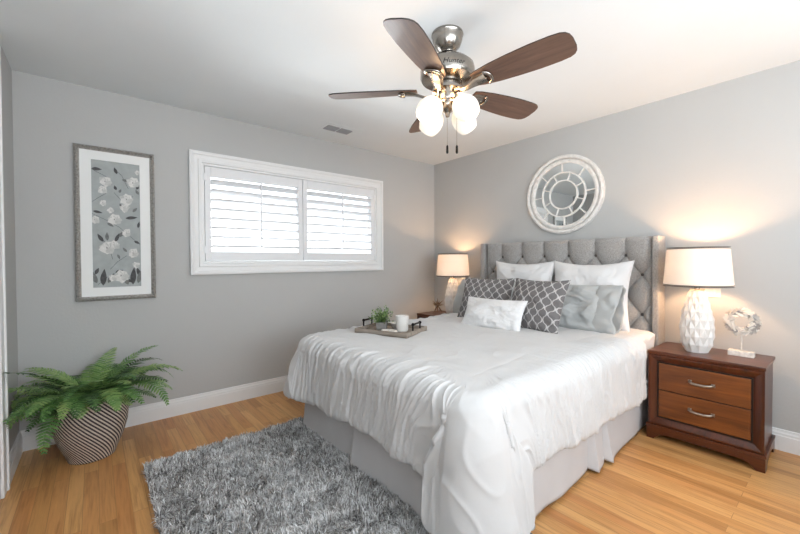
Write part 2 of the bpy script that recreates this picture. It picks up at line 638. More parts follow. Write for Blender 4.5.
# closet casing and doors on the left wall
bm = bmesh.new()
box(bm, XL, XL + 0.014, 2.762, 2.845, 0.001, H - 0.004)
box(bm, XL, XL + 0.022, 2.845, 2.868, 0, H - 0.004)
box(bm, XL, XL + 0.014, CL0 - 0.10, CL0 + 0.003, 0, H - 0.004)
box(bm, XL, XL + 0.014, CL0, CL1, CLZ, H - 0.004)
struct(obj('trim_1', bm, M_TRIM, bevel=0.004))
for k, (a, b, dx) in enumerate(((CL0, 1.80, 0.035), (1.72, CL1, 0.085))):
    bm = bmesh.new()
    box(bm, XL - dx - 0.03, XL - dx, a, b, 0.01, CLZ - 0.01)
    d = struct(obj('door_%d' % (k + 1), bm, M_TRIM, bevel=0.003))
    bm = bmesh.new()
    for z0, z1 in ((0.25, 1.05), (1.2, 2.1)):
        box(bm, XL - dx - 0.002, XL - dx + 0.006, a + 0.12, b - 0.12, z0, z1)
    obj('panel', bm, M_TRIM, d, bevel=0.004)

# ------------------------------------------------------------------ shuttered window
w1 = bpy.data.objects.new('window_1', None)
COL.objects.link(w1)
w1.location = (1.559, YB, 1.615)
struct(w1)
# casing: outer 0.593..2.525, 1.112..2.118 ; local origin at its centre
HW, HH = 0.966, 0.503
bm = bmesh.new()
frame(bm, -HW, HW, -HH, HH, [(0, 0), (0, -0.030), (0.012, -0.034), (0.026, -0.030), (0.030, -0.022), (0.062, -0.018), (0.066, -0.026), (0.088, -0.026), (0.092, -0.014), (0.106, -0.014), (0.110, -0.006), (0.110, 0.09), (0.082, 0.09), (0.082, 0)])
obj('casing', bm, M_TRIM, w1)
bm = bmesh.new()
frame(bm, -HW + 0.082, HW - 0.082, -HH + 0.078, HH - 0.078, [(0.014, 0.05), (0.014, 0.10), (0.05, 0.10), (0.05, 0.05)])
box(bm, -0.02, 0.02, 0.06, 0.10, -HH + 0.12, HH - 0.12)
obj('window_sash', bm, M_TRIM, w1)
bm = bmesh.new()
box(bm, -HW + 0.12, HW - 0.12, 0.085, 0.089, -HH + 0.12, HH - 0.12)
obj('pane', bm, M_GLASS, w1)
IX, IZ0, IZ1 = HW - 0.112, -HH + 0.114, HH - 0.112


def shutter(xa, xb, rodx):
    bm = bmesh.new()
    st, rt_, rb = 0.046, 0.082, 0.076
    y0, y1 = -0.012, 0.016
    box(bm, xa, xa + st, y0, y1, IZ0, IZ1)
    box(bm, xb - st, xb, y0, y1, IZ0, IZ1)
    box(bm, xa + st, xb - st, y0, y1, IZ0, IZ0 + rb)
    box(bm, xa + st, xb - st, y0, y1, IZ1 - rt_, IZ1)
    p = obj('shutter_panel', bm, M_SHUT, w1, bevel=0.003)
    z0, z1 = IZ0 + rb, IZ1 - rt_
    nl = 8
    pitch = (z1 - z0) / nl
    bm = bmesh.new()
    L = 0.043
    for k in range(nl):
        zc = z0 + pitch * (k + 0.5)
        tilt = math.radians(20)
        n = 10
        ring = []
        for e in (xa + st + 0.002, xb - st - 0.002):
            rg = []
            for i in range(n):
                a = 2 * PI * i / n
                yy, zz = L * math.cos(a), 0.0068 * math.sin(a)
                rg.append(bm.verts.new((e, 0.004 + yy * math.cos(tilt) + zz * math.sin(tilt), zc - yy * math.sin(tilt) + zz * math.cos(tilt))))
            ring.append(rg)
        for i in range(n):
            j = (i + 1) % n
            bm.faces.new((ring[0][i], ring[0][j], ring[1][j], ring[1][i]))
        bm.faces.new(ring[0])
        bm.faces.new(ring[1])
    obj('louver_set', bm, M_SHUT, p, smooth=True)
    bm = bmesh.new()
    box(bm, rodx - 0.006, rodx + 0.006, -0.052, -0.040, z0 + 0.035, z1 - 0.005)
    obj('tilt_rod', bm, M_SHUT, p, bevel=0.002)
    bm = bmesh.new()
    hx = xa if xa < -0.3 else xb
    for z in (IZ0 + 0.09, IZ1 - 0.09):
        box(bm, hx - 0.012, hx + 0.012, -0.018, -0.011, z - 0.03, z + 0.03)
    obj('hinge', bm, M_SHUT, p, bevel=0.002)


shutter(-IX, 0.003, -0.405)
shutter(0.008, IX, 0.430)

# unseen window opening added behind the camera for fill light
w2 = bpy.data.objects.new('added_window', None)
COL.objects.link(w2)
w2.location = ((FX0 + FX1) / 2, YF, (FZ0 + FZ1) / 2)
struct(w2)
hx, hz = (FX1 - FX0) / 2, (FZ1 - FZ0) / 2
bm = bmesh.new()
frame(bm, -hx - 0.08, hx + 0.08, -hz - 0.08, hz + 0.08, [(0, 0), (0, 0.02), (0.08, 0.02), (0.08, -0.12), (0.07, -0.12), (0.07, 0)])
obj('casing', bm, M_TRIM, w2)

# ------------------------------------------------------------------ ceiling vent
v = thing('ceiling_vent', 'white metal ceiling air register with two grey grilles above the window wall', 'vent', (1.60, 2.92, H))
bm = bmesh.new()
box(bm, 0, 0.37, 0, 0.20, -0.004, 0.0)
frame_v = obj('frame', bm, M_CEIL, v, bevel=0.002)
bm = bmesh.new()
for x0 in (0.03, 0.165):
    box(bm, x0, x0 + 0.115, 0.055, 0.165, -0.007, -0.004)
obj('grille', bm, M_VENTD, v)
bm = bmesh.new()
for x0 in (0.03, 0.165):
    for k in range(8):
        y = 0.058 + k * 0.0135
        vs = box(bm, x0, x0 + 0.115, y, y + 0.004, -0.012, -0.007)
obj('slat', bm, M_VENTD, v)

# ------------------------------------------------------------------ picture on the window wall
pic = thing('framed_picture', 'tall framed magnolia print in a silver frame on the grey window wall', 'picture', (0.127, YB, 1.489))
PW, PH = 0.231, 0.543
bm = bmesh.new()
frame(bm, -PW, PW, -PH, PH, [(0, 0), (0, -0.022), (0.004, -0.030), (0.012, -0.034), (0.019, -0.028), (0.026, -0.018), (0.030, -0.016), (0.030, 0)])
obj('frame', bm, M_PFRAME, pic)
bm = bmesh.new()
AW, AH = 0.139, 0.447
frame(bm, -PW + 0.026, PW - 0.026, -PH + 0.026, PH - 0.026, [(0, -0.004), (0, -0.013), (PW - 0.026 - AW, -0.013), (PW - 0.026 - AW, -0.004)])
obj('mat_board', bm, M_MAT, pic)


def art():
    bm = bmesh.new()
    box(bm, -AW - 0.004, AW + 0.004, -0.006, -0.004, -AH - 0.004, AH + 0.004, 0)
    r = random.Random(3)

    def poly(pts, y, mi):
        f = bm.faces.new([bm.verts.new((max(-AW, min(AW, x)), y, max(-AH, min(AH, z)))) for x, z in pts])
        f.material_index = mi

    def leaf(x, z, ang, L, w, mi, y=-0.0075):
        pts = []
        n = 8
        for i in range(n + 1):
            t = i / n
            pts.append((t * L, w * math.sin(PI * t ** 0.8)))
        for i in range(n - 1, 0, -1):
            t = i / n
            pts.append((t * L, -w * 0.8 * math.sin(PI * t ** 0.8)))
        c, s = math.cos(ang), math.sin(ang)
        poly([(x + a * c - b * s, z + a * s + b * c) for a, b in pts], y, mi)

    def flower(x, z, s, n=7):
        for k in range(n):
            a = 2 * PI * k / n + r.uniform(-.3, .3)
            leaf(x, z, a, s * r.uniform(.7, 1.0), s * 0.50, 2 if k % 3 == 0 else 1, -0.0080 - 0.0001 * k)
        for k in range(4):
            leaf(x, z, PI * 0.5 + (k - 1.5) * 0.4, s * .6, s * .2, 1 if k % 2 else 2, -0.0090 - 0.0001 * k)
        leaf(x - s * .06, z - s * .1, PI * .5, s * .28, s * .06, 4, -0.0096)

    def stem(pts, w=0.0022):
        for (x0, z0), (x1, z1) in zip(pts[:-1], pts[1:]):
            dx, dz = x1 - x0, z1 - z0
            l = math.hypot(dx, dz)
            nx, nz = -dz / l * w / 2, dx / l * w / 2
            poly([(x0 + nx, z0 + nz), (x1 + nx, z1 + nz), (x1 - nx, z1 - nz), (x0 - nx, z0 - nz)], -0.0068, 3)

    def P(u, v_):       # 0..1 across, 0..1 down
        return (-AW + 2 * AW * u, AH - 2 * AH * v_)
    for st in ([(.5, .06), (.62, .1), (.75, .2)], [(.05, .08), (.3, .12)], [(.85, .26), (.6, .3), (.45, .24)], [(0, .42), (.3, .47), (.55, .52), (.8, .6), (1, .66)],
               [(.4, .78), (.33, .68), (.2, .62)], [(.35, .86), (.5, .8), (.7, .75)], [(.1, .98), (.3, .92), (.55, .93)], [(.3, .25), (.1, .3), (0, .33)]):
        stem([P(*q) for q in st])
    for u, v_, s in ((.28, .16, .046), (.22, .23, .036), (.86, .15, .048), (.72, .29, .050), (.66, .36, .036), (.22, .33, .026), (.38, .385, .026), (.46, .46, .050), (.06, .47, .034),
                     (.70, .565, .036), (.30, .69, .062), (.44, .665, .040), (.84, .73, .044), (.90, .83, .028), (.58, .915, .058), (.40, .93, .030), (.95, .06, .02)):
        x, z = P(u, v_)
        flower(x, z, s)
    for u, v_, a, L, w, mi in ((.0, .07, 0.05, .06, .013, 3), (.52, .09, 1.9, .05, .011, 3), (.62, .13, -.3, .04, .010, 4), (.5, .22, 1.9, .035, .010, 3), (.56, .24, 1.2, .03, .009, 4),
                               (.93, .2, 1.1, .035, .010, 3), (.98, .24, 2.1, .04, .010, 4), (.66, .38, 2.1, .055, .011, 3), (.84, .39, .9, .045, .010, 4), (.68, .445, .15, .075, .013, 3),
                               (.02, .40, -.2, .055, .010, 3), (.3, .49, -.6, .045, .010, 4), (.95, .52, 1.4, .05, .009, 3), (.86, .63, -.5, .04, .010, 3), (.22, .64, 2.1, .065, .013, 3),
                               (.3, .63, 1.6, .06, .012, 4), (.46, .64, 1.2, .07, .012, 3), (.55, .6, 1.0, .06, .012, 4), (.08, .97, 1.9, .10, .018, 4), (.2, .99, 1.5, .12, .020, 3),
                               (.3, .97, 1.1, .08, .016, 4), (.05, .9, 1.2, .05, .012, 3), (.72, .99, 1.9, .10, .018, 4), (.82, .99, 1.5, .13, .020, 3), (.93, .98, 1.3, .11, .018, 4),
                               (1.0, .93, 1.9, .08, .014, 3), (.45, .89, .4, .05, .012, 3), (.66, .95, -.3, .06, .012, 3), (.7, .72, 2.2, .04, .009, 4), (.5, .74, -1.2, .04, .008, 4)):
        x, z = P(u, v_)
        leaf(x, z, a, L, w, mi, -0.0077 - 0.00005 * rnd.random())
    return bm


obj('print', art(), [M_ART_BG, M_ART_W, M_ART_W2, M_ART_D, M_ART_M], pic)

# ------------------------------------------------------------------ round mirror on the right wall
mir = thing('round_mirror', 'round white distressed wall mirror with spoked rings above the headboard', 'mirror', (XR, 1.692, 1.822), -PI / 2)
# local: -y is into the room


def ringmesh(bm, r0, r1, y0, y1, n=96, rise=0.0):
    prof = [(r0, y0), (r0, y1 + rise), ((r0 + r1) / 2, y1), (r1, y1 + rise), (r1, y0)]
    rings = [[bm.verts.new((r * math.cos(2 * PI * i / n), y, r * math.sin(2 * PI * i / n))) for i in range(n)] for r, y in prof]
    m = len(rings)
    for k in range(m):
        a, b = rings[k], rings[(k + 1) % m]
        for i in range(n):
            j = (i + 1) % n
            bm.faces.new((a[i], a[j], b[j], b[i]))


bm = bmesh.new()
ringmesh(bm, 0.329, 0.361, 0.0, -0.040, rise=0.007)
ringmesh(bm, 0.320, 0.330, 0.0, -0.014)
ringmesh(bm, 0.286, 0.322, 0.0, -0.034, rise=0.007)
obj('frame', bm, M_DISTRESS, mir, smooth=True)
bm = bmesh.new()
n = 96
ring = [bm.verts.new((0.288 * math.cos(2 * PI * i / n), -0.012, 0.288 * math.sin(2 * PI * i / n))) for i in range(n)]
ring2 = [bm.verts.new((0.288 * math.cos(2 * PI * i / n), -0.002, 0.288 * math.sin(2 * PI * i / n))) for i in range(n)]
bm.faces.new(ring)
bm.faces.new(ring2)
for i in range(n):
    j = (i + 1) % n
    bm.faces.new((ring[i], ring[j], ring2[j], ring2[i]))
obj('mirror_glass', bm, M_MIRROR, mir)
bm = bmesh.new()
ringmesh(bm, 0.124, 0.136, -0.010, -0.022)
ringmesh(bm, 0.196, 0.209, -0.010, -0.022)
obj('inner_ring', bm, M_DISTRESS, mir, smooth=True)


def spoke(r0, r1, ang, w=0.009):
    bm = bmesh.new()
    c, s = math.cos(ang), math.sin(ang)
    vs = box(bm, r0, r1, -0.021, -0.010, -w / 2, w / 2)
    for v_ in vs:
        x, z = v_.co.x, v_.co.z
        v_.co.x, v_.co.z = x * c - z * s, x * s + z * c
    obj('spoke', bm, M_DISTRESS, mir)


for k in range(8):
    spoke(0.206, 0.290, 2 * PI * k / 8 + 0.04)
    spoke(0.134, 0.198, 2 * PI * (k + 0.5) / 8 + 0.06)

# ------------------------------------------------------------------ light switch plate behind the lamp
sw = thing('switch_plate', 'white wall switch plate half hidden behind the right bedside lamp', 'switch', (XR, 0.628, 0.985))
bm = bmesh.new()
box(bm, -0.006, 0, -0.058, 0.058, -0.037, 0.037)
obj('plate', bm, M_PLASTIC, sw, bevel=0.003)
for k in (-1, 1):
    bm = bmesh.new()
    box(bm, -0.010, -0.005, k * 0.023 - 0.012, k * 0.023 + 0.012, -0.018, 0.018)
    obj('rocker', bm, M_PLASTIC, sw, bevel=0.002)

# ------------------------------------------------------------------ ceiling fan
fan = thing('ceiling_fan', 'five blade walnut ceiling fan with brushed nickel body and four frosted lights', 'ceiling fan', (1.487, 1.395, H))
bm = bmesh.new()
lathe(bm, [(0.084, 0), (0.086, -0.010), (0.082, -0.016), (0.080, -0.036), (0.068, -0.068), (0.046, -0.092), (0.038, -0.098), (0.036, -0.102)])
obj('canopy', bm, M_NICKEL, fan, smooth=True)
bm = bmesh.new()
lathe(bm, [(0.013, -0.10), (0.013, -0.16)], n=16)
sphere(bm, (0, 0, -0.108), 0.034, 20, 12)
obj('downrod', bm, M_IRON, fan, smooth=True)
bm = bmesh.new()
lathe(bm, [(0.030, -0.142), (0.075, -0.146), (0.120, -0.158), (0.141, -0.178), (0.146, -0.20), (0.146, -0.235), (0.138, -0.250), (0.095, -0.258), (0.080, -0.262)], n=64)
hous = obj('motor_housing', bm, M_NICKEL, fan, smooth=True)
bm = bmesh.new()
lathe(bm, [(0.078, -0.258), (0.078, -0.272), (0.066, -0.276), (0.066, -0.290), (0.080, -0.295), (0.080, -0.308), (0.055, -0.312)], n=48)
obj('flywheel', bm, M_NICKEL, fan, smooth=True)
bm = bmesh.new()
lathe(bm, [(0.050, -0.310), (0.052, -0.330), (0.052, -0.352), (0.046, -0.362), (0.050, -0.372), (0.046, -0.392), (0.032, -0.410), (0.014, -0.424), (0.010, -0.444)], n=40)
obj('light_fitter', bm, M_NICKEL, fan, smooth=True)

# script logo on the housing, curved round it
cu = bpy.data.curves.new('logo', 'FONT')
cu.body = 'Hunter'
cu.size = 0.040
cu.shear = 0.35
cu.extrude = 0.0004
cu.align_x = 'CENTER'
cu.align_y = 'CENTER'
to = bpy.data.objects.new('tmp', cu)
COL.objects.link(to)
dg = bpy.context.evaluated_depsgraph_get()
lm = bpy.data.meshes.new_from_object(to.evaluated_get(dg))
bpy.data.objects.remove(to)
az0 = math.atan2(-1.37, -1.46) + 0.22
for v_ in lm.vertices:
    a = az0 + v_.co.x / 0.1475
    r = 0.1466 + v_.co.z
    z = -0.216 + v_.co.y * 0.9
    v_.co = (r * math.cos(a), r * math.sin(a), z)
lm.materials.clear()
link('logo', lm, M_LOGO, hous)

BZ = -0.300
for k in range(5):
    ang = math.radians(62 + 72 * k)
    pitch = math.radians(-14)
    R = Matrix.Rotation(ang, 4, 'Z')
    # blade: outline in local x (radial) / y, pitched about its own axis
    out = []
    prof = [(0.165, 0.044), (0.20, 0.055), (0.28, 0.068), (0.38, 0.077), (0.48, 0.082), (0.57, 0.081), (0.615, 0.076), (0.636, 0.066), (0.648, 0.050), (0.654, 0.025)]
    out = [(x, w_) for x, w_ in prof] + [(x, -w_) for x, w_ in prof[::-1]]
    bm = bmesh.new()
    bot = [bm.verts.new((x, y, -0.003)) for x, y in out]
    top = [bm.verts.new((x, y, 0.003)) for x, y in out]
    bm.faces.new(bot)
    bm.faces.new(top)
    nn = len(out)
    for i in range(nn):
        j = (i + 1) % nn
        f = bm.faces.new((bot[i], bot[j], top[j], top[i]))
        f.material_index = 1
    b = obj('blade', bm, [M_BLADE, M_BLADE_EDGE], fan)
    b.matrix_local = Matrix.Translation((0, 0, BZ)) @ R @ Matrix.Rotation(pitch, 4, 'X')
    # iron
    bm = bmesh.new()
    path = [(0.055, -0.022), (0.09, -0.030), (0.125, -0.030), (0.155, -0.020), (0.18, -0.012), (0.235, -0.009)]
    wd = [0.020, 0.019, 0.022, 0.030, 0.040, 0.038]
    rg = []
    for (x, z), w_ in zip(path, wd):
        rg.append([bm.verts.new(q) for q in ((x, -w_, z + 0.004), (x, -w_ * 0.6, z - 0.007), (x, w_ * 0.6, z - 0.007), (x, w_, z + 0.004))])
    for i in range(len(rg) - 1):
        for q in range(4):
            s_ = (q + 1) % 4
            bm.faces.new((rg[i][q], rg[i][s_], rg[i + 1][s_], rg[i + 1][q]))
    bm.faces.new(rg[0])
    bm.faces.new(rg[-1])
    # rounded end cap of the iron
    pts = [(0.235 + 0.028 * math.cos(a), 0.040 * math.sin(a), -0.012) for a in [(-PI / 2) + PI * i / 10 for i in range(11)]]
    tube(bm, pts, 0.009, 8)
    for sx, sy in ((0.20, 0.016), (0.20, -0.016), (0.235, 0)):
        lathe(bm, [(0.006, -0.018), (0.006, -0.008)], 10, (sx, sy, 0))
    ir = obj('blade_iron', bm, M_NICKEL, fan, smooth=True, bevel=0.002)
    ir.matrix_local = Matrix.Translation((0, 0, BZ)) @ R @ Matrix.Rotation(pitch, 4, 'X')

for k, azd in enumerate((178, 268, 358, 88)):
    az = math.radians(azd)
    tilt = math.radians(42)            # axis below horizontal
    ax = Vector((math.cos(az) * math.cos(tilt), math.sin(az) * math.cos(tilt), -math.sin(tilt)))
    base = Vector((math.cos(az) * 0.054, math.sin(az) * 0.054, -0.368))
    q = ax.to_track_quat('Z', 'Y').to_matrix().to_4x4()
    # arm
    bm = bmesh.new()
    tube(bm, [(math.cos(az) * 0.045, math.sin(az) * 0.045, -0.372), (math.cos(az) * 0.05, math.sin(az) * 0.05, -0.368), tuple(base + ax * 0.028)], 0.010, 12)
    lathe(bm, [(0.012, 0), (0.024, 0.006), (0.026, 0.030), (0.022, 0.034)], 24)
    cup = [v_ for v_ in bm.verts][-96:]
    for v_ in cup:
        v_.co = (Matrix.Translation(base + ax * 0.008) @ q) @ v_.co
    arm = obj('light_arm', bm, M_NICKEL, fan, smooth=True)
    bm = bmesh.new()
    pr = [(0.024, 0.0), (0.038, 0.008), (0.054, 0.028), (0.063, 0.054), (0.065, 0.080), (0.060, 0.104), (0.051, 0.124), (0.048, 0.130)]
    inner = [(r - 0.0035, z) for r, z in pr[::-1]]
    lathe(bm, pr + inner, 40, caps=False)
    sh = obj('lamp_shade', bm, M_GSHADE, fan, smooth=True)
    sh.matrix_local = Matrix.Translation(base + ax * 0.030) @ q
    bm = bmesh.new()
    sphere(bm, (0, 0, 0.060), 0.026, 16, 12, (1, 1, 1.25))
    lathe(bm, [(0.012, 0.005), (0.014, 0.035)], 12)
    obj('bulb', bm, M_BULB, sh, smooth=True)
    point('fan_bulb_light', base + ax * 0.135, 1.0, fan, (1, 0.80, 0.58), 0.02)
    point('fan_blade_fill', Vector((math.cos(az) * 0.10, math.sin(az) * 0.10, -0.345)), 1.6, fan, (1.0, 0.58, 0.28), 0.03)  # added lamp outside the shade, warms the blade roots

for lat, col in ((-0.002, 0), (0.050, 1)):
    dx, dy = 0.772 * lat, -0.636 * lat
    bm = bmesh.new()
    z1 = -0.40 if col == 0 else -0.36
    tube(bm, [(dx, dy, z1), (dx, dy, -0.600)], 0.0014, 6)
    pc = obj('pull_chain', bm, M_NICKEL, fan)
    bm = bmesh.new()
    lathe(bm, [(0.002, -0.596), (0.006, -0.602), (0.007, -0.635), (0.004, -0.642)], 12, (dx, dy, 0))
    obj('pull_fob', bm, M_IRON, pc, smooth=True)

# ------------------------------------------------------------------ bed
BY0, BY1, BX0, BX1 = 0.955, 2.480, 1.19, 3.215
bed = thing('bed', 'queen bed with grey tufted wingback headboard and pale grey bed skirt', 'bed', (2.2, 1.71, 0))
OX, OY = 2.2, 1.71


def rel(bm, ox=OX, oy=OY, oz=0.0):
    bmesh.ops.translate(bm, verts=bm.verts, vec=(-ox, -oy, -oz))
    return bm


# tufted headboard panel as a height field
HX = 3.232
y0, y1, z0, z1 = 0.930, 2.462, 0.30, 1.395
ny, nz = 330, 250
Y, Z = np.meshgrid(np.linspace(y0, y1, ny), np.linspace(z0, z1, nz))
pitch_y, row_z, top_row = 0.2285, 0.152, 1.253
bu = (Y - 1.696) / pitch_y + 0.5           # button columns
bv = (Z - top_row) / row_z            # rows, 0 at the top row
p, q_ = bu + bv / 2, bu - bv / 2
below = bv <= 0
puff = (np.abs(np.sin(PI * p)) * np.abs(np.sin(PI * q_))) ** 0.34
puff_top = np.abs(np.sin(PI * bu)) ** 0.40
blend = sstep(-0.15, 0.35, bv)
hgt = puff * (1 - blend) + puff_top * blend
ramp_e = sstep(0, 0.05, Y - y0) * sstep(0, 0.05, y1 - Y)
# button pits
rows = np.round(bv)
jc = np.where(np.mod(rows, 2) == 0, np.round(bu), np.round(bu - 0.5) + 0.5)
dist = np.sqrt(((bu - jc) * pitch_y) ** 2 + ((bv - rows) * row_z) ** 2)
pit = np.where(rows <= 0, np.exp(-(dist / 0.020) ** 2), 0)
edge_top = np.sqrt(np.clip(1 - ((Z - (z1 - 0.035)) / 0.035).clip(0, 1) ** 2, 0, 1))
Xf = HX - (0.046 * hgt - 0.018 * pit) * ramp_e - 0.0
Xf = Xf + (1 - edge_top) * 0.035
V = np.stack([Xf - OX, Y - OY, Z], -1).reshape(-1, 3)
hb = np_mesh('headboard', V, grid_faces(nz, ny)[:, ::-1], M_LINEN, bed)
bm = bmesh.new()
box(bm, HX + 0.03, 3.345, 0.93, 2.465, 0.12, 1.392)
obj('headboard_back', rel(bm), M_LINEN, bed, bevel=0.01)
for row in range(0, 5):
    zz = top_row - row * row_z
    cols = [i for i in range(-3, 4)] if row % 2 == 1 else [i + 0.5 for i in range(-4, 4)]
    for c in cols:
        yy = 1.696 + c * pitch_y
        if not (0.96 < yy < 2.44):
            continue
        bm = bmesh.new()
        sphere(bm, (HX - 0.006 - OX + 0.010, yy - OY, zz), 0.0115, 12, 8, (0.6, 1, 1))
        obj('button', bm, M_BUTTON, hb, smooth=True)
for (a, b) in ((0.890, 0.934), (2.460, 2.518)):
    bm = bmesh.new()
    box(bm, 3.182, 3.345, a, b, 0.02, 1.397)
    obj('headboard_wing', rel(bm), M_LINEN, bed, bevel=0.012, seg=3)
bm = bmesh.new()
box(bm, BX0 + 0.03, BX1 - 0.01, BY0 + 0.015, BY1 - 0.015, 0.36, 0.64)
obj('mattress', rel(bm), M_SHEET, bed, bevel=0.05, seg=5)
bm = bmesh.new()
box(bm, BX0 + 0.03, BX1 - 0.01, BY0 + 0.02, BY1 - 0.02, 0.12, 0.36)
obj('box_spring', rel(bm), M_SKIRT, bed, bevel=0.02)
for x in (1.3, 3.1):
    for y in (1.05, 2.38):
        bm = bmesh.new()
        lathe(bm, [(0.022, 0), (0.026, 0.12)], 16, (x - OX, y - OY, 0))
        obj('leg', bm, M_IRON, bed)


def skirt(pa, pb, nrm, seed, pleat, amp=0.022, pleat2=None):
    """one hanging panel run from pa to pb; split pleat at fraction pleat."""
    pa, pb, nrm = Vector(pa), Vector(pb), Vector(nrm)
    L = (pb - pa).length
    n, m = int(L / 0.008), 22
    s = np.linspace(0, 1, n)[None, :]
    t = np.linspace(0, 1, m)[:, None]           # 0 top .. 1 bottom
    w = vnoise(s * L * 3.2 + seed, t * 0.6 + 3, seed) * 0.8 + vnoise(s * L * 8 + seed, t * 0.8, seed + 1) * 0.3
    off = (0.012 + amp * w * (0.25 + 0.75 * t)) + 0.016 * t
    # pleat: panel before it recessed, after it forward, with a sharp step
    d = (s - pleat) * L
    off = off + t * (0.034 * np.exp(-np.clip(d, 0, 9) / 0.11) * (d >= 0) - 0.030 * np.exp(-np.clip(-d, 0, 9) / 0.16) * (d < 0))
    if pleat2:
        d = (s - pleat2) * L
        off = off + t * (0.032 * np.exp(-np.clip(d, 0, 9) / 0.08) * (d >= 0) - 0.024 * np.exp(-np.clip(-d, 0, 9) / 0.07) * (d < 0))
    P = np.zeros((m, n, 3))
    for i in range(3):
        P[..., i] = pa[i] + (pb - pa)[i] * s + nrm[i] * off
    P[..., 2] = 0.375 - 0.358 * t + 0.003 * vnoise(s * 20, t * 0 + 1, seed)
    P[..., 0] -= OX
    P[..., 1] -= OY
    o = np_mesh('bed_skirt', P.reshape(-1, 3), grid_faces(m, n), M_SKIRT, bed)
    so = o.modifiers.new('s', 'SOLIDIFY')
    so.thickness = 0.003
    return o


skirt((BX0 - 0.005, BY1 + 0.02, 0), (BX0 - 0.005, BY0 - 0.01, 0), (-1, 0, 0), 5, 0.42)
skirt((BX0 - 0.01, BY0 - 0.005, 0), (3.17, BY0 - 0.005, 0), (0, -1, 0), 9, 0.50, pleat2=0.585)
skirt((3.17, BY1 + 0.005, 0), (BX0 - 0.01, BY1 + 0.005, 0), (0, 1, 0), 12, 0.5)


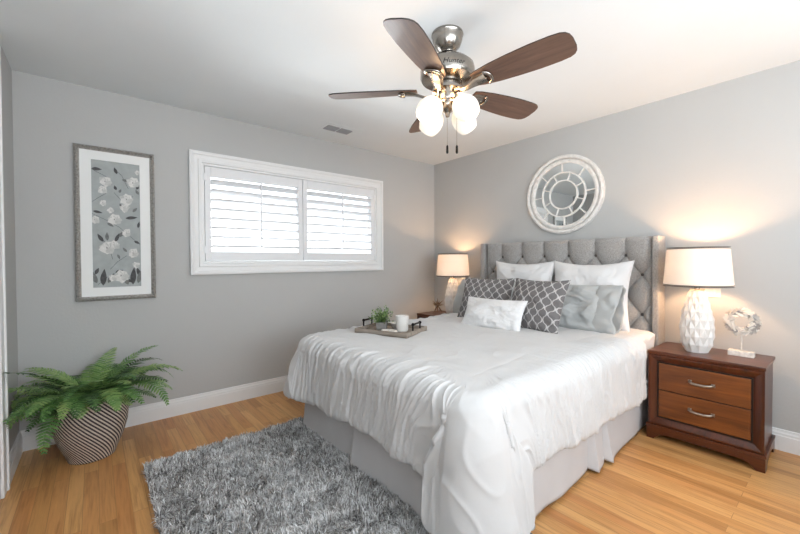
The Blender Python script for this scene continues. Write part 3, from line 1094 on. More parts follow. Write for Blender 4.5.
# ------------------------------------------------------------------ duvet
def make_duvet():
    xa, xh, ya, yb, rc = 1.185, 3.13, 0.962, 2.462, 0.05
    tab = []                                    # x, y, nx, ny, s along the centre line of the shoulder
    def add(x, y, a):
        tab.append((x, y, math.cos(a), math.sin(a)))
    for i in range(200):
        add(xh - (xh - xa - rc) * i / 200, ya, -PI / 2)
    for i in range(24):
        a = -PI / 2 - PI / 2 * i / 24
        add(xa + rc + rc * math.cos(a), ya + rc + rc * math.sin(a), a)
    for i in range(160):
        add(xa, ya + rc + (yb - ya - 2 * rc) * i / 160, -PI)
    for i in range(24):
        a = -PI - PI / 2 * i / 24
        add(xa + rc + rc * math.cos(a), yb - rc + rc * math.sin(a), a)
    for i in range(201):
        add(xa + rc + (xh - xa - rc) * i / 200, yb, -1.5 * PI)
    tab = np.array(tab)
    ds_ = np.hypot(np.diff(tab[:, 0]), np.diff(tab[:, 1]))
    S = np.concatenate([[0], np.cumsum(ds_)])
    sc1 = (xh - xa - rc) + rc * PI / 4          # corner at the near side of the foot
    sc2 = sc1 + rc * PI / 2 + (yb - ya - 2 * rc)
    Ltot = S[-1]
    # denser samples round the corners
    base = np.linspace(0, Ltot, 1500)
    dens = 1 + 3.0 * np.exp(-((base - sc1) / 0.16) ** 2) + 3.0 * np.exp(-((base - sc2) / 0.12) ** 2)
    cum = np.cumsum(dens)
    sv = np.interp(np.linspace(cum[0], cum[-1], 1150), cum, base)[None, :]
    RS, ZT = 0.092, 0.688
    q0 = np.concatenate([np.linspace(-1, 0, 62)[:-1], np.linspace(0, 1, 100)])[:, None]
    s_ = sv + 0 * q0
    sig = lambda x: 1 / (1 + np.exp(-np.clip(x, -40, 40)))
    lobew = np.exp(-((s_ - sc1) / 0.12) ** 2)
    far = np.exp(-((s_ - sc2) / 0.14) ** 2)
    nearhead = sstep(0.35, 0.0, s_)
    lobe0 = sig((s_ - (sc1 - 0.125)) / 0.014) * sig(((sc1 + 0.125) - s_) / 0.014)
    dend = 0.308 + 0.025 * vnoise(s_ * 4, 0 * s_ + 2, 91) + 0.008 * vnoise(s_ * 17, 0 * s_ + 2, 92) + lobe0 * 0.155 + lobew * 0.07 - far * 0.01
    arc = RS * PI / 2
    q = np.where(q0 > 0, q0 * (arc + dend), 0)
    d = np.clip(q - arc, 0, None)               # length hanging below the shoulder
    dn = sstep(0, 0.30, q - 0.03)
    fo = np.clip(0.055 + 0.26 * (q - 0.10), 0.055, 0.125)
    lobe = sig((s_ - (sc1 - fo)) / 0.013) * sig(((sc1 + fo) - s_) / 0.013)
    K = 0.085 * dn

    def G(x, w=0.05):
        return -1.6 * (x / w) * np.exp(-(x / w) ** 2)
    so_ = s_ + K * (G(s_ - (sc1 + fo)) + G(s_ - (sc1 - fo)))
    so_ = so_ + 0.10 * sstep(0.25, 0, s_) * dn
    so_ = so_ + 0.06 * K * vnoise(s_ * 9, d * 4, 95) * 6
    so_ = np.clip(so_, 0, Ltot)
    I = lambda c: np.interp(so_.ravel(), S, tab[:, c]).reshape(so_.shape)
    px_, py_, nx_, ny_ = I(0), I(1), I(2), I(3)
    nl = np.hypot(nx_, ny_) + 1e-9
    nx_, ny_ = nx_ / nl, ny_ / nl
    # outward profile
    h = np.where(q < arc, RS * np.sin(np.clip(q, 0, arc) / RS), RS + 0.05 * d + (0.05 * lobew + 0.30 * far) * d)
    z = np.where(q < arc, ZT - RS * (1 - np.cos(np.clip(q, 0, arc) / RS)), ZT - RS - d)
    h = h + lobe * 0.024 * dn
    # interior: from the spine to the shoulder line
    spx, spy = np.clip(px_, 1.95, 3.13), 1.71
    t = (1 + np.clip(q0, -1, 0)) + 0 * s_
    X = spx + (px_ - spx) * t
    Y = spy + (py_ - spy) * t
    Z = z + 0.010 * (1 - t ** 3)
    X, Y = X + nx_ * h, Y + ny_ * h
    P = np.stack([X, Y, Z], -1)
    # true surface normals
    g0, g1 = np.gradient(P, axis=0), np.gradient(P, axis=1)
    N = np.cross(g0, g1)
    N /= np.linalg.norm(N, axis=-1, keepdims=True) + 1e-12
    if N[30, 575, 2] < 0:
        N = -N
    # wrinkles: sharp ridges running down from the shoulder and fanning away from the foot corner
    dq = np.where(q0 > 0, q, -(1 - t) * np.hypot(px_ - spx, py_ - spy))
    sgn = np.sign(s_ - sc1)
    fan = np.exp(-np.abs(s_ - sc1) / 0.5)
    al = s_ - sgn * 0.70 * (dq + 0.02) * fan * (1 - np.exp(-((s_ - sc1) / 0.19) ** 4))
    def ridge(f, g, seed, p=2.2, w=0.0):
        a = al * f + 0.9 * vnoise(al * 4, dq * 4 + 7, seed + 50)
        return (1 - np.abs(vnoise(a, dq * g + seed, seed))) ** p
    wr = 0.42 * ridge(15, 2.0, 3, 4.0) + 0.62 * ridge(29, 2.6, 4, 4.5) + 0.55 * ridge(50, 3.6, 6, 4.0)
    wz = sstep(-0.20, 0.06, dq + 0.06 * vnoise(al * 6, 0 * al, 8))
    ampv = 0.45 + 0.55 * (0.5 + 0.5 * vnoise(al * 5, dq * 6, 9))
    calm = 1 - 0.35 * lobe * dn
    pin_ = 1 - 0.9 * np.exp(-((s_ - sc1) / 0.07) ** 2) * (1 - dn) - 0.9 * np.exp(-((s_ - sc2) / 0.07) ** 2) * (1 - dn)
    disp = 0.023 * wr * wz * pin_ * (1 - 0.95 * np.exp(-((s_ - sc1) / 0.22) ** 2) * sstep(0.03, -0.06, dq)) * (1 - 0.9 * np.exp(-((s_ - sc2) / 0.22) ** 2) * sstep(0.03, -0.06, dq)) * (1 - 0.8 * np.exp(-((s_ - (sc1 - fo)) / 0.05) ** 2) * dn) * ampv * calm
    big = 0.016 * vnoise(al * 6.5, dq * 3, 10) * sstep(0.0, 0.2, dq)
    lobf = 0.016 * np.sin((s_ - sc1) * 52 + 0.6 + 1.5 * d) * lobe * dn + 0.012 * vnoise((s_ - sc1) * 30, d * 2.0, 13) * lobe * dn
    top = 0.006 * vnoise(P[..., 0] * 5, P[..., 1] * 5, 11)
    r1 = (1 - np.abs(vnoise(P[..., 0] * 8 + P[..., 1] * 2, P[..., 1] * 7 - P[..., 0] * 2, 12))) ** 4
    r2 = (1 - np.abs(vnoise(P[..., 0] * 17, P[..., 1] * 15, 14))) ** 5
    top = top + (0.0035 * r1 + 0.002 * r2) * (1 - wz)
    hem = (arc + dend) - q
    puck = 0.007 * np.exp(-hem / 0.03) * vnoise(s_ * 42, hem * 10, 15) * (q0 > 0)
    roll = -0.020 * np.exp(-hem / 0.014) * (q0 > 0)
    sq = np.exp(-((dq + 0.17) / 0.007) ** 2) * ((s_ > 0.2) & (s_ < Ltot - 0.2))
    P = P + N * (disp + big + lobf + top + puck + roll - 0.0035 * sq)[..., None]
    P[..., 2] = np.maximum(P[..., 2], 0.02)
    # stay clear of the nightstands at the head
    for sgn_, lim in ((1, 0.893), (-1, 2.60)):
        m_ = P[..., 0] > 2.86
        P[..., 1] = np.where(m_ & (sgn_ * (P[..., 1] - lim) < 0), lim, P[..., 1])
    nr, nc = P.shape[:2]
    o = np_mesh('duvet', P.reshape(-1, 3), grid_faces(nr, nc), M_DUVET)
    so2 = o.modifiers.new('s', 'SOLIDIFY')
    so2.thickness, so2.offset = 0.012, (-1 if N[30, 575, 2] > 0 else 1)
    tag(o, 'white rumpled duvet draped over the bed with a corner hanging at the foot', 'duvet')
    bm_ = bmesh.new()
    bm_.from_mesh(o.data)
    bmesh.ops.remove_doubles(bm_, verts=bm_.verts, dist=0.0002)
    bmesh.ops.recalc_face_normals(bm_, faces=bm_.faces)
    if max(bm_.faces, key=lambda f: f.calc_center_median().z).normal.z < 0:
        bmesh.ops.reverse_faces(bm_, faces=bm_.faces)
    bm_.to_mesh(o.data)
    bm_.free()
    so2.offset = -1
    return o


make_duvet()

BEDZ = 0.676


# ------------------------------------------------------------------ pillows
def pillow(name, w, h, t, mat, loc, yaw, lean, label, seed=1, n=56, roll=0.0, pinch=0.05, wr=0.010, flange=0.0, group='pillows propped against the headboard'):
    root_n = name
    u = np.linspace(-1, 1, n)
    U, Vv = np.meshgrid(u, u)
    # outline pulled in along the middle of every edge, corners stay pointed
    sx = 1 - pinch * (1 - Vv ** 2) * np.abs(U) ** 2
    sz = 1 - pinch * 1.3 * (1 - U ** 2) * np.abs(Vv) ** 2
    X = U * sx * w / 2
    Zz = (Vv * sz + 1) * h / 2
    th = ((1 - np.abs(U) ** 2.4) * (1 - np.abs(Vv) ** 2.4)).clip(0, 1) ** 0.55 * t / 2
    sag = 1 - 0.12 * Vv
    nzf = vnoise(U * 3 + seed, Vv * 3, seed) * wr * 1.4
    ang = np.arctan2(Vv, U)
    rad = np.sqrt(U ** 2 + Vv ** 2)
    cr = np.abs(vnoise(ang * 5 + seed, rad * 1.5, seed + 5)) ** 1.5 * wr * 2.2 * sstep(0.5, 1.0, rad)
    cr = cr * 0.6 - (1 - np.abs(vnoise(U * 4 + Vv * 1.5 + seed, Vv * 3 - U * 2, seed + 9))) ** 5 * wr * 0.65 - (1 - np.abs(vnoise(U * 7 - Vv * 5, Vv * 6 + U * 2 + seed, seed + 12))) ** 6 * wr * 0.4
    edge = (1 - np.maximum(np.abs(U), np.abs(Vv)) ** 8)
    yf = th * sag + (nzf - cr) * edge
    yb = -th * sag + nzf * 0.5 * edge
    A = np.stack([X, yf, Zz], -1).reshape(-1, 3)
    B = np.stack([X, yb, Zz], -1).reshape(-1, 3)
    Vt = np.concatenate([A, B])
    Fc = grid_faces(n, n)
    F2 = Fc[:, ::-1] + n * n
    o = np_mesh(name, Vt, np.concatenate([Fc[:, ::-1], F2[:, ::-1][:, ::-1]]), mat)
    bm_ = bmesh.new()
    bm_.from_mesh(o.data)
    bmesh.ops.remove_doubles(bm_, verts=bm_.verts, dist=0.0008)
    bmesh.ops.recalc_face_normals(bm_, faces=bm_.faces)
    bm_.to_mesh(o.data)
    bm_.free()
    o.data.polygons.foreach_set('use_smooth', [True] * len(o.data.polygons))
    o.location = loc
    o.rotation_euler = (lean, roll, yaw)
    tag(o, label, 'pillow', group)
    # welt round the rim
    bm = bmesh.new()
    pts = []
    m = 20
    for side in range(4):
        for i in range(m):
            s_ = -1 + 2 * i / m
            a, b = ((s_, -1), (1, s_), (-s_, 1), (-1, -s_))[side]
            x = a * (1 - pinch * (1 - b * b) * abs(a) ** 2) * w / 2
            z = (b * (1 - pinch * 1.3 * (1 - a * a) * abs(b) ** 2) + 1) * h / 2
            pts.append((x, 0, z))
    tube(bm, pts, 0.0028, 6, closed=True)
    obj('piping', bm, mat, o, smooth=True)
    return o


R90 = PI / 2
pillow('pillow', 0.62, 0.54, 0.15, M_WHITE_P, (3.035, 1.945, BEDZ), R90, 0.13, 'white square pillow leaning on the headboard, left of the two at the back', 11, pinch=0.10)
pillow('pillow', 0.63, 0.54, 0.16, M_WHITE_P, (3.030, 1.335, BEDZ), R90, 0.13, 'white square pillow leaning on the headboard, right of the two at the back', 14, pinch=0.11)
gp = []
for (y, lab, sd) in ((2.225, 'blue grey pillow mostly hidden behind the left patterned cushion', 23), (1.405, 'blue grey pillow with open crumpled case beside the right patterned cushion', 27)):
    g = pillow('pillow', 0.62, 0.38, 0.17, M_GREY_P, (2.815 if y < 2 else 2.84, y, BEDZ), R90, 0.42, lab, sd, pinch=0.03, wr=0.018)
    gp.append(g)


def case_end(parent, side, seed):
    """open end of the pillowcase: a flattened, crumpled sleeve beyond the pillow."""
    m, k = 72, 14
    a = np.linspace(0, 2 * PI, m, endpoint=False)[None, :]
    s = np.linspace(0, 1, k)[:, None]
    hh = 0.185 + 0.008 * s
    th = 0.058 + 0.012 * np.sin(s * PI)
    x = side * (0.20 + 0.155 * s + 0.02 * vnoise(np.cos(a) * 2 + 9, np.sin(a) * 2 + 5, seed) * s)
    crump = 0.018 * s * vnoise(a * 2.5, s * 3, seed + 1) + 0.012 * s * vnoise(a * 5.5, s * 4, seed + 2)
    yy = (th + crump) * np.cos(a)
    zz = 0.19 + (hh + crump * 0.4) * np.sin(a) + 0 * s
    P = np.stack([x + 0 * a, yy, zz.clip(0.004, 9)], -1)
    o = np_mesh('pillowcase_hem', P.reshape(-1, 3), grid_faces(k, m, wrap=True), M_GREY_P, parent)
    so_ = o.modifiers.new('s', 'SOLIDIFY')
    so_.thickness = 0.004
    return o


case_end(gp[1], -1, 33)
case_end(gp[0], 1, 36)
pillow('throw_pillow', 0.49, 0.42, 0.15, M_TRELLIS, (2.625, 2.070, BEDZ), R90 + 0.20, 0.42, 'charcoal trellis patterned square cushion behind the left half of the small white cushion', 31, pinch=0.07, group='patterned cushions on the bed')
pillow('throw_pillow', 0.47, 0.43, 0.15, M_TRELLIS, (2.525, 1.545, BEDZ), R90 - 0.06, 0.42, 'charcoal trellis patterned square cushion in front of the blue grey pillow with open case', 35, pinch=0.07, group='patterned cushions on the bed')
lp = pillow('throw_pillow', 0.53, 0.265, 0.12, M_KNIT, (2.365, 1.795, BEDZ), R90 + 0.10, 0.50, 'small white rectangular cushion at the front of the pillow pile', 41, pinch=0.06, group='cushions at the front of the pile')
del lp['group']


# ------------------------------------------------------------------ nightstands
def nightstand(loc, label):
    W_, D_, H_ = 0.575, 0.40, 0.60
    t = thing('nightstand', label, 'nightstand', loc, -PI / 2, 'two drawer cherry nightstands beside the bed')
    hw = W_ / 2
    # local: front at y=0, back at y=D
    bm = bmesh.new()
    box(bm, -hw + 0.006, hw - 0.006, 0.02, D_ - 0.005, 0.075, H_ - 0.022)
    obj('body', bm, M_CHERRY_V, t, bevel=0.003)
    bm = bmesh.new()
    box(bm, -hw - 0.004, hw + 0.004, -0.006, D_, H_ - 0.022, H_)
    obj('top', bm, M_CHERRY, t, bevel=0.006, seg=3)
    bm = bmesh.new()
    frame(bm, -hw, hw, 0.10, H_ - 0.022, [(0, 0.03), (0, 0.0), (0.004, -0.004), (0.014, -0.004), (0.026, 0.002), (0.044, 0.014), (0.050, 0.015), (0.050, 0.03)])
    obj('front_moulding', bm, M_CHERRY_V, t)
    bm = bmesh.new()
    frame(bm, -hw + 0.050, hw - 0.050, 0.150, H_ - 0.072, [(0, 0.03), (0, 0.009), (0.007, 0.009), (0.007, 0.03)])
    obj('inlay', bm, M_BLACKLINE, t)
    ix = hw - 0.059
    zb, zt = 0.160, H_ - 0.082
    zm = (zb + zt) / 2
    bm = bmesh.new()
    box(bm, -ix - 0.003, ix + 0.003, 0.016, 0.022, zb - 0.003, zt + 0.003)
    obj('drawer_gap', bm, M_BLACKLINE, t)
    for a, b in ((zb, zm - 0.003), (zm + 0.003, zt)):
        bm = bmesh.new()
        box(bm, -ix, ix, 0.006, 0.020, a, b)
        d = obj('drawer', bm, M_DRAWER, t, bevel=0.003)
        bm = bmesh.new()
        zc = (a + b) / 2 + 0.004
        pts = [(-0.058, 0.006, zc + 0.004), (-0.056, -0.010, zc + 0.003), (-0.045, -0.020, zc), (-0.02, -0.023, zc - 0.004), (0.02, -0.023, zc - 0.004), (0.045, -0.020, zc), (0.056, -0.010, zc + 0.003), (0.058, 0.006, zc + 0.004)]
        tube(bm, pts, [0.009, 0.008, 0.0085, 0.009, 0.009, 0.0085, 0.008, 0.009], 10)
        for sx in (-0.058, 0.058):
            box(bm, sx - 0.010, sx + 0.010, 0.002, 0.0065, zc - 0.007, zc + 0.013)
        obj('handle', bm, M_PEWTER, d, smooth=True, bevel=0.001)
    # base rail with arch and bracket feet
    def base_outline(x0, x1):
        f = 0.075
        return [(x0, 0), (x0 + f * 0.55, 0), (x0 + f * 0.75, 0.018), (x0 + f, 0.034), (x0 + f + 0.04, 0.044), (x1 - f - 0.04, 0.044), (x1 - f, 0.034), (x1 - f * 0.75, 0.018), (x1 - f * 0.55, 0), (x1, 0), (x1, 0.082), (x0, 0.082)]
    bm = bmesh.new()
    prism(bm, base_outline(-hw - 0.006, hw + 0.006), -0.010, 0.016)
    box(bm, -hw - 0.010, hw + 0.010, -0.014, D_ - 0.002, 0.082, 0.100)
    for sx in (-hw - 0.006, hw - 0.014):
        b0 = len(bm.verts)
        prism(bm, base_outline(0.016, D_ - 0.004), sx, sx + 0.020)
        bm.verts.ensure_lookup_table()
        for v_ in bm.verts[b0:]:
            v_.co.x, v_.co.y = v_.co.y, v_.co.x
    obj('base', bm, M_CHERRY, t, bevel=0.003)
    return t


NZ = 0.60
nightstand((2.925, 0.5875, 0), 'two drawer cherry wood nightstand right of the bed with silver pulls')
nightstand((2.925, 2.952, 0), 'cherry wood nightstand in the far corner behind the bed, only its top showing')


# ------------------------------------------------------------------ table lamps
def lamp(loc, label, n=11, power=5.0, hscale=1.0):
    t = thing('table_lamp', label, 'lamp', loc, 0.1, 'faceted ceramic bedside lamps')
    bm = bmesh.new()
    zs = [0.0, 0.052, 0.108, 0.164, 0.219, 0.272, 0.322, 0.368, 0.410]
    rs = [0.062, 0.077, 0.086, 0.088, 0.083, 0.073, 0.060, 0.048, 0.041]
    rg = []
    for k, (r, z) in enumerate(zip(rs, zs)):
        rg.append([Vector((r * math.cos(2 * PI * (i + 0.5 * (k % 2)) / n), r * math.sin(2 * PI * (i + 0.5 * (k % 2)) / n), z)) for i in range(n)])
    vc = {}

    def vv(p):
        key = (round(p.x, 5), round(p.y, 5), round(p.z, 5))
        if key not in vc:
            vc[key] = bm.verts.new(p)
        return vc[key]
    for k in range(len(zs)):
        for i in range(n):
            a_, b_ = rg[k][i], rg[k][(i + 1) % n]
            mid = (a_ + b_) / 2
            out_ = Vector((mid.x, mid.y, 0)).normalized()
            mid = mid + out_ * (0.013 if 0 < k < len(zs) - 1 else 0.0)
            j = i if k % 2 == 0 else (i + 1) % n
            if k < len(zs) - 1:
                c_ = rg[k + 1][j]
                bm.faces.new((vv(a_), vv(mid), vv(c_)))
                bm.faces.new((vv(mid), vv(b_), vv(c_)))
            if k > 0:
                c_ = rg[k - 1][j]
                bm.faces.new((vv(mid), vv(a_), vv(c_)))
                bm.faces.new((vv(b_), vv(mid), vv(c_)))
    bm.faces.new([vv(p) for p in rg[-1]])
    bm.faces.new([vv(p) for p in rg[0]])
    obj('lamp_base', bm, M_CERAMIC, t)
    bm = bmesh.new()
    lathe(bm, [(0.042, 0.410), (0.038, 0.418), (0.014, 0.420), (0.012, 0.445), (0.016, 0.447), (0.016, 0.480), (0.010, 0.482)], 24)
    obj('neck', bm, M_NICKEL, t, smooth=True)
    bm = bmesh.new()
    for k in range(3):
        a = 2 * PI * k / 3
        tube(bm, [(0.01 * math.cos(a), 0.01 * math.sin(a), 0.682), (0.164 * math.cos(a), 0.164 * math.sin(a), 0.688)], 0.0015, 6)
    tube(bm, [(0.045, 0, 0.445), (0.05, 0, 0.56), (0.03, 0, 0.66), (0, 0, 0.685)], 0.0015, 6)
    tube(bm, [(-0.045, 0, 0.445), (-0.05, 0, 0.56), (-0.03, 0, 0.66), (0, 0, 0.685)], 0.0015, 6)
    obj('harp', bm, M_NICKEL, t)
    bm = bmesh.new()
    z0_, z1_, r0_, r1_ = 0.444, 0.692, 0.188, 0.167
    lathe(bm, [(r0_, z0_), (r1_, z1_), (r1_ - 0.002, z1_), (r0_ - 0.002, z0_)], 72, caps=False)
    sh_ = obj('lamp_shade', bm, M_LSHADE, t, smooth=True)
    for zz, rr in ((z0_, r0_), (z1_, r1_)):
        bm = bmesh.new()
        lathe(bm, [(rr + 0.0015, zz - 0.006), (rr + 0.0015, zz + 0.006), (rr - 0.0035, zz + 0.006), (rr - 0.0035, zz - 0.006), (rr + 0.0015, zz - 0.006)], 72, caps=False)
        tr_ = obj('shade_trim', bm, M_LINER, sh_, smooth=True)
        bm = bmesh.new()
        for k in range(96):
            a = 2 * PI * k / 96
            sphere(bm, ((rr + 0.002) * math.cos(a), (rr + 0.002) * math.sin(a), zz), 0.0024, 6, 4)
        obj('trim_bead', bm, M_WASH, tr_)
    bm = bmesh.new()
    sphere(bm, (0, 0, 0.555), 0.030, 16, 12, (1, 1, 1.2))
    lathe(bm, [(0.014, 0.480), (0.015, 0.530)], 12)
    obj('bulb', bm, M_BULB, t, smooth=True)
    point('lamp_bulb_light', (0, 0, 0.575), power, t, (1.0, 0.58, 0.30), 0.045)
    return t


lamp((3.120, 0.652, NZ), 'white faceted ceramic lamp with cream shade on the right nightstand', power=26)
lamp((3.150, 2.880, NZ), 'white faceted ceramic lamp with cream shade on the far corner nightstand', power=14)

# ------------------------------------------------------------------ wreath sculpture
wr = thing('wreath_sculpture', 'whitewashed wooden wreath on a rod and block, on the right nightstand', 'ornament', (3.180, 0.437, NZ), -PI / 2)
bm = bmesh.new()
box(bm, -0.062, 0.062, -0.028, 0.028, 0, 0.034)
obj('block', bm, M_WASH, wr, bevel=0.002)
bm = bmesh.new()
tube(bm, [(0, 0, 0.034), (0, 0, 0.140)], 0.005, 10)
obj('rod', bm, M_WASH, wr)
bm = bmesh.new()
tone = bm.verts.layers.float.new('tone')
RC, ZC = 0.060, 0.218
for ring_r, cnt, L_, w_, tl in ((0.070, 30, 0.054, 0.016, 0.6), (0.050, 24, 0.044, 0.015, -0.6), (0.062, 30, 0.046, 0.014, 0.25), (0.060, 26, 0.050, 0.013, -0.2)):
    for k in range(cnt):
        a = 2 * PI * k / cnt + rnd.uniform(-.06, .06)
        c = Vector((ring_r * math.cos(a), rnd.uniform(-.014, .014), ZC + ring_r * math.sin(a)))
        rot = Matrix.Rotation(-(a + PI / 2 + tl + rnd.uniform(-.2, .2)), 3, 'Y') @ Matrix.Rotation(rnd.uniform(-.5, .5), 3, 'X')
        b0 = len(bm.verts)
        vs = box(bm, -L_ / 2, L_ / 2, -0.003, 0.003, -w_ / 2, w_ / 2)
        tv = rnd.random()
        for v_ in vs:
            if abs(v_.co.x) > 0:
                v_.co.z *= 0.7 if v_.co.x > 0 else 1
            v_.co = rot @ v_.co + c
            v_[tone] = tv
obj('wreath', bm, M_DRIFT, wr)

# ------------------------------------------------------------------ starburst ornament on the far nightstand
sb = thing('starburst_ornament', 'small bronze spiky starburst ornament on the far nightstand', 'ornament', (3.120, 3.095, NZ), 0.3)
bm = bmesh.new()
sphere(bm, (0, 0, 0.062), 0.009, 10, 8)
dirs = [(0, 0, 1), (1, 0, 0.25), (-1, .2, 0.2), (0.2, 1, 0.3), (-.1, -1, 0.15), (.7, .7, .75), (-.7, .6, .8), (.6, -.7, .8), (-.6, -.7, .9), (.55, .35, -.98), (-.62, .3, -.98), (0.05, -.68, -.98), (1, .6, .1), (-.9, -.6, .3)]
for d in dirs:
    d = Vector(d).normalized()
    L_ = 0.060
    if d.z < 0:
        L_ = 0.062 / -d.z
    e = Vector((0, 0, 0.062)) + d * L_
    e.z = max(e.z, 0.001)
    tube(bm, [(0, 0, 0.062), tuple((Vector((0, 0, 0.062)) + e) / 2), tuple(e)], [0.004, 0.005, 0.0008], 5)
obj('spikes', bm, M_BRONZE, sb)
sb.scale = (1.45, 1.45, 1.45)

# ------------------------------------------------------------------ tray on the bed
TZ = BEDZ + 0.021
TA = math.radians(-69)
tray = thing('serving_tray', 'weathered grey wooden tray with black handles lying on the duvet', 'tray', (1.675, 2.140, TZ), TA)
TL, TW = 0.215, 0.160
bm = bmesh.new()
box(bm, -TL, TL, -TW, TW, 0.0, 0.012)
frame_rim = [(0, 0), (0, 0.034), (0.014, 0.034), (0.014, 0.0)]
rings = [[bm.verts.new(q) for q in ((-TL + d, -TW + d, z), (TL - d, -TW + d, z), (TL - d, TW - d, z), (-TL + d, TW - d, z))] for d, z in frame_rim]
for k in range(4):
    a, b = rings[k], rings[(k + 1) % 4]
    for i in range(4):
        j = (i + 1) % 4
        bm.faces.new((a[i], a[j], b[j], b[i]))
obj('tray_body', bm, M_TRAY, tray, bevel=0.002)
for sx in (-1, 1):
    bm = bmesh.new()
    x = sx * (TL - 0.007)
    for y in (-0.055, 0.055):
        tube(bm, [(x, y, 0.03), (x, y, 0.075)], 0.006, 8)
        sphere(bm, (x, y, 0.077), 0.012, 10, 8)
    tube(bm, [(x, -0.055, 0.077), (x, 0.055, 0.077)], 0.007, 8)
    obj('handle', bm, M_IRON, tray, smooth=True)


def on_tray(lx, ly, lz=0.013):
    c, s = math.cos(TA), math.sin(TA)
    return (1.675 + lx * c - ly * s, 2.140 + lx * s + ly * c, TZ + lz)


def leafy(bm, tone_l, base, d, L, w, seg=3, droop=0.0):
    side = Vector((-d.y, d.x, 0))
    if side.length < 1e-3:
        side = Vector((1, 0, 0))
    side.normalize()
    tv = rnd.random()
    a = bm.verts.new(base)
    mL = base + d * L * 0.45 + side * w / 2 + Vector((0, 0, -droop * .3))
    mR = base + d * L * 0.45 - side * w / 2 + Vector((0, 0, -droop * .3))
    e = base + d * L + Vector((0, 0, -droop))
    b, c, f = bm.verts.new(mL), bm.verts.new(mR), bm.verts.new(e)
    for v_ in (a, b, c, f):
        v_[tone_l] = tv
    bm.faces.new((a, c, f, b))


hp = thing('potted_herb', 'small bushy green plant in a square grey pot on the tray', 'plant', on_tray(-0.075, -0.01), TA + 0.4)
bm = bmesh.new()
prof = [(0.036, 0), (0.040, 0.055)]
rings = [[bm.verts.new(q) for q in ((-r, -r, z), (r, -r, z), (r, r, z), (-r, r, z))] for r, z in ((0.034, 0), (0.040, 0.058), (0.034, 0.058), (0.032, 0.048))]
for k in range(3):
    for i in range(4):
        j = (i + 1) % 4
        bm.faces.new((rings[k][i], rings[k][j], rings[k + 1][j], rings[k + 1][i]))
bm.faces.new(rings[0])
bm.faces.new(rings[3])
obj('pot', bm, M_CONCRETE, hp, bevel=0.002)
bm = bmesh.new()
tl = bm.verts.layers.float.new('tone')
for k in range(110):
    a, el = rnd.uniform(0, 2 * PI), rnd.uniform(0.02, 1.3)
    d = Vector((math.cos(a) * math.cos(el), math.sin(a) * math.cos(el), math.sin(el)))
    L_ = rnd.uniform(0.06, 0.115)
    st = Vector((rnd.uniform(-.015, .015), rnd.uniform(-.015, .015), 0.055))
    for i in range(9):
        p_ = st + d * L_ * (i + 1) / 9
        a2 = rnd.uniform(0, 2 * PI)
        d2 = (d + Vector((math.cos(a2), math.sin(a2), rnd.uniform(-.3, .6)))).normalized()
        leafy(bm, tl, p_, d2, rnd.uniform(.012, .024), rnd.uniform(.007, .012))
obj('foliage', bm, M_HERB, hp, fix=False)

cup = thing('candle_jar', 'white ceramic candle jar on the wooden tray', 'candle', on_tray(0.095, -0.005))
bm = bmesh.new()
lathe(bm, [(0.036, 0), (0.042, 0.006), (0.048, 0.112), (0.045, 0.112), (0.043, 0.088)], 36)
obj('jar', bm, M_WAX, cup, smooth=True)
bm = bmesh.new()
lathe(bm, [(0.0425, 0.090), (0.043, 0.098)], 30)
tube(bm, [(0, 0, 0.098), (0, 0, 0.108)], 0.001, 5)
obj('wax', bm, M_WHITE_P, cup)

bk = thing('small_bowl', 'small white bowl between the potted herb and the candle jar', 'bowl', on_tray(0.010, 0.070))
bm = bmesh.new()
lathe(bm, [(0.022, 0), (0.024, 0.004), (0.046, 0.030), (0.052, 0.044), (0.049, 0.044), (0.042, 0.030), (0.020, 0.010)], 36)
obj('bowl', bm, M_CERAMIC, bk, smooth=True)
bm = bmesh.new()
for i in range(26):
    a = 2 * PI * i / 26
    sphere(bm, (0.045 * math.cos(a) * 1.25, 0.030 * math.sin(a), 0.009), 0.0085, 10, 8)
pos = on_tray(0.035, -0.085)
gar = obj('bead_garland', bm, M_WASH, None, pos, smooth=True)
gar.rotation_euler = (0, 0, TA)
tag(gar, 'loop of whitewashed wooden beads at the front of the tray', 'beads')

# ------------------------------------------------------------------ fern in a woven basket
FX, FY = -0.030, 3.035
fern = thing('potted_fern', 'green fern in a black and white woven basket pot in the left corner', 'plant', (FX, FY, 0))
n, m = 96, 40
prof = [(0.0, 0.118), (0.03, 0.126), (0.08, 0.148), (0.14, 0.170), (0.20, 0.184), (0.26, 0.189), (0.32, 0.184), (0.37, 0.174)]
zz = np.linspace(0, 0.37, m)
rr = np.interp(zz, [a for a, b in prof], [b for a, b in prof])
rows_n = 34
rr2 = rr + 0.0012 * np.abs(np.sin(zz / 0.37 * rows_n * PI))
th = np.linspace(0, 2 * PI, n, endpoint=False)
P_ = np.stack([rr2[:, None] * np.cos(th)[None], rr2[:, None] * np.sin(th)[None], np.repeat(zz[:, None], n, 1)], -1)
pot = np_mesh('basket_pot', P_.reshape(-1, 3), grid_faces(m, n, True), M_BASKET, fern)
at = pot.data.attributes.new('weave', 'FLOAT_VECTOR', 'POINT')
# unwrapped coordinate without a seam: corner domain would be cleaner, the seam faces the wall
uv = np.stack([np.repeat(((th - PI / 2) % (2 * PI) / (2 * PI))[None], m, 0), np.repeat((zz / 0.37 * rows_n)[:, None], n, 1), np.zeros((m, n))], -1)
at.data.foreach_set('vector', uv.reshape(-1).astype(np.float32))
so = pot.modifiers.new('s', 'SOLIDIFY')
so.thickness = 0.006
so.offset = -1
bm = bmesh.new()
lathe(bm, [(0.115, 0.0), (0.125, 0.03), (0.174, 0.300), (0.170, 0.335)], 40)
obj('soil', bm, M_SOIL, fern)


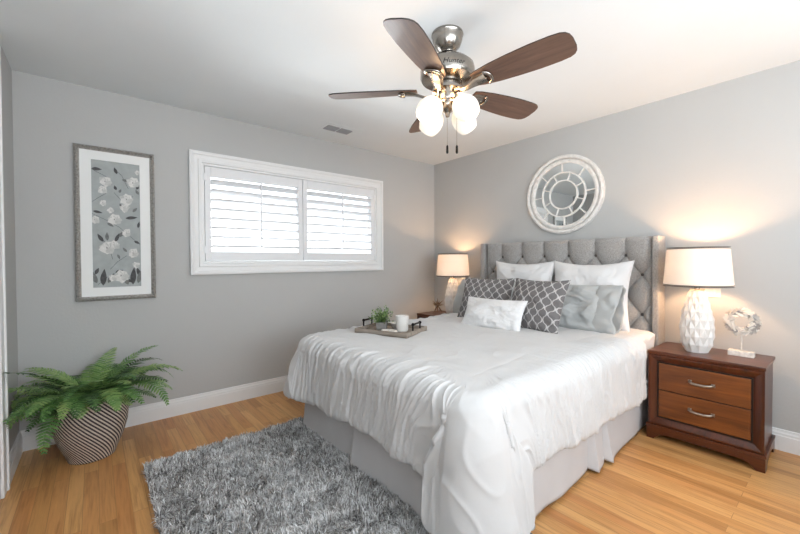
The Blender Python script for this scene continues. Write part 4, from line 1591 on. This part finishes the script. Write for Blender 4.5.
def frond(az, el0, L, curl, seed):
    r = random.Random(seed)
    bm = bmesh.new()
    tl_ = bm.verts.layers.float.new('tone')
    N_ = 28
    p_ = Vector((math.cos(az) * r.uniform(.01, .07), math.sin(az) * r.uniform(.01, .07), 0.34))
    el = el0
    azz = az
    pts = [p_.copy()]
    dirs_ = []
    base_t = r.random() * 0.85
    for i in range(N_):
        d = Vector((math.cos(azz) * math.cos(el), math.sin(azz) * math.cos(el), math.sin(el)))
        dirs_.append(d)
        p_ = p_ + d * L / N_
        # stay inside the room corner
        wx, wy = p_.x + FX, p_.y + FY
        if wx < XL + 0.035 or wy > YB - 0.045:
            p_.x = max(p_.x, XL + 0.035 - FX)
            p_.y = min(p_.y, YB - 0.045 - FY)
        pts.append(p_.copy())
        el -= curl / N_ * (0.5 + 1.1 * i / N_)
        azz += r.uniform(-.03, .03)
    tube(bm, pts, [0.0022 - 0.0015 * i / N_ for i in range(N_ + 1)], 4)
    for v_ in bm.verts:
        v_[tl_] = base_t
    for i in range(5, N_ + 1):
        t_ = i / N_
        wlen = (0.070 * math.sin(PI * min(1, (t_ - 0.08) * 1.02) ** 0.75) + 0.006) * (L / 0.42) ** 0.5
        d = dirs_[min(i, N_ - 1)]
        side = d.cross(Vector((0, 0, 1)))
        if side.length < .05:
            side = Vector((1, 0, 0))
        side.normalize()
        upv = side.cross(d).normalized()
        for s_ in (-1, 1):
            for half in (0,):
                ld = (side * s_ * 0.93 + d * 0.32 + upv * r.uniform(.0, .22)).normalized()
                st = pts[i] - d * (0.5 * half * L / N_)
                tv = min(1, max(0, base_t + r.uniform(-.12, .3)))
                w_ = L / N_ * 0.84
                fwd = d * w_ / 2
                q0 = bm.verts.new(st - fwd * 0.8)
                q1 = bm.verts.new(st + fwd * 0.8)
                q2 = bm.verts.new(st + ld * wlen * .55 + fwd * 1.1 - upv * 0.002)
                q3 = bm.verts.new(st + ld * wlen * .55 - fwd * 0.8 - upv * 0.002)
                q4 = bm.verts.new(st + ld * wlen + fwd * .5 - upv * wlen * 0.16)
                for v_ in (q0, q1, q2, q3, q4):
                    v_[tl_] = tv
                bm.faces.new((q0, q1, q2, q3))
                bm.faces.new((q3, q2, q4))
    # keep every leaflet inside the room
    for v_ in bm.verts:
        v_.co.x = max(v_.co.x, XL + 0.012 - FX)
        v_.co.y = min(v_.co.y, YB - 0.022 - FY)
        rad = math.hypot(v_.co.x, v_.co.y)
    o = obj('frond', bm, M_FERN, fern, fix=False)
    return o


specs = []
for k in range(20):
    specs.append((2 * PI * k / 20 + rnd.uniform(-.12, .12), rnd.uniform(0.75, 1.05), rnd.uniform(.38, .46), rnd.uniform(1.7, 2.4)))
for k in range(18):
    specs.append((2 * PI * (k + .5) / 18 + rnd.uniform(-.15, .15), rnd.uniform(0.45, 0.8), rnd.uniform(.32, .40), rnd.uniform(1.3, 2.1)))
for k in range(12):
    specs.append((2 * PI * k / 12 + rnd.uniform(-.2, .2), rnd.uniform(1.05, 1.35), rnd.uniform(.28, .38), rnd.uniform(1.2, 2.0)))
for k in range(10):
    specs.append((math.radians(180 + 14 * k), 1.15, .40, 3.1))
specs = [(a_, e_ * 0.80 + 0.05, l_, c_ * 0.68) for a_, e_, l_, c_ in specs]
# the long ones that read against wall and floor
specs += [(math.radians(214), .95, .56, .85), (math.radians(300), 1.15, .40, 1.6), (math.radians(250), 1.2, .38, 1.9), (math.radians(20), 1.15, .46, 1.1), (math.radians(170), 1.2, .40, 1.2), (math.radians(200), .75, .50, .9), (math.radians(222), .55, .46, 1.0), (math.radians(235), .55, .48, 2.3), (math.radians(-5), .85, .50, 1.5), (math.radians(8), .9, .52, 2.0),
          (math.radians(-30), .8, .50, 2.2), (math.radians(-14), .95, .50, 1.6), (math.radians(150), 1.1, .42, 1.3), (math.radians(62), 1.2, .38, .9), (math.radians(30), 1.0, .48, 1.6)]
for k, sp_ in enumerate(specs):
    frond(*sp_, 100 + k)

# ------------------------------------------------------------------ shag rug
RX0, RX1, RY0, RY1 = 0.205, 1.475, 0.50, 2.630
rug = thing('shag_rug', 'grey shaggy rug on the oak floor at the foot of the bed', 'rug', ((RX0 + RX1) / 2, (RY0 + RY1) / 2, 0))
bm = bmesh.new()
rx, ry = (RX1 - RX0) / 2, (RY1 - RY0) / 2
box(bm, -rx, rx, -ry, ry, 0.001, 0.012)
obj('rug_backing', bm, M_RUGB, rug, bevel=0.004)
rs_ = np.random.RandomState(5)
NS = 90000
px = rs_.uniform(RX0, 1.32, NS)
py = rs_.uniform(0.95, RY1, NS)
clump = np.stack([vnoise(px * 34, py * 34, 80), vnoise(px * 34 + 9, py * 34 + 4, 81)], -1)
big = np.stack([vnoise(px * 9, py * 9, 82), vnoise(px * 9 + 5, py * 9, 83)], -1)
dirn = clump * 1.1 + big * 0.8 + rs_.normal(0, 0.45, (NS, 2))
lean_ = np.clip(np.linalg.norm(dirn, axis=1), 0.15, 1.6)
dirn = dirn / (np.linalg.norm(dirn, axis=1, keepdims=True) + 1e-6)
Ls = rs_.uniform(0.026, 0.044, NS)
wd = rs_.uniform(0.0014, 0.0030, NS)
a_out = 0.55 * lean_
segs = 3
pts_l = []
cur = np.stack([px, py, np.full(NS, 0.010)], -1)
side = np.stack([-dirn[:, 1], dirn[:, 0], np.zeros(NS)], -1)
rv = rs_.normal(0, .5, (NS, 1))
side = side + np.stack([dirn[:, 0], dirn[:, 1], np.zeros(NS)], -1) * rv
side /= np.linalg.norm(side, axis=1, keepdims=True)
VV = []
for k in range(segs + 1):
    w_ = wd * (1 - 0.55 * (k / segs) ** 2)
    VV.append(cur - side * w_[:, None])
    VV.append(cur + side * w_[:, None])
    el = np.clip(PI / 2 - a_out * (0.5 + 1.0 * k), 0.02, 1.5)
    stp = Ls / segs
    cur = cur + np.stack([dirn[:, 0] * np.cos(el), dirn[:, 1] * np.cos(el), np.sin(el)], -1) * stp[:, None]
VV = np.stack(VV, 1)               # NS, 2*(segs+1), 3
VV[..., 0] -= rug.location.x
VV[..., 1] -= rug.location.y
kv = 2 * (segs + 1)
basei = (np.arange(NS) * kv)[:, None, None]
fl = np.array([[2 * k, 2 * k + 1, 2 * k + 3, 2 * k + 2] for k in range(segs)])[None]
FF = (basei + fl).reshape(-1, 4)
patch = 0.5 + 0.18 * vnoise(px * 5, py * 5, 84) + 0.16 * vnoise(px * 30, py * 30, 85)
tone_ = np.clip(patch + rs_.normal(0, .30, NS), 0, 1)
pile = np_mesh('rug_pile', VV.reshape(-1, 3), FF, M_RUG, rug, smooth=False, attrs={'tone': np.repeat(tone_, kv)})
pile['kind'] = 'stuff'
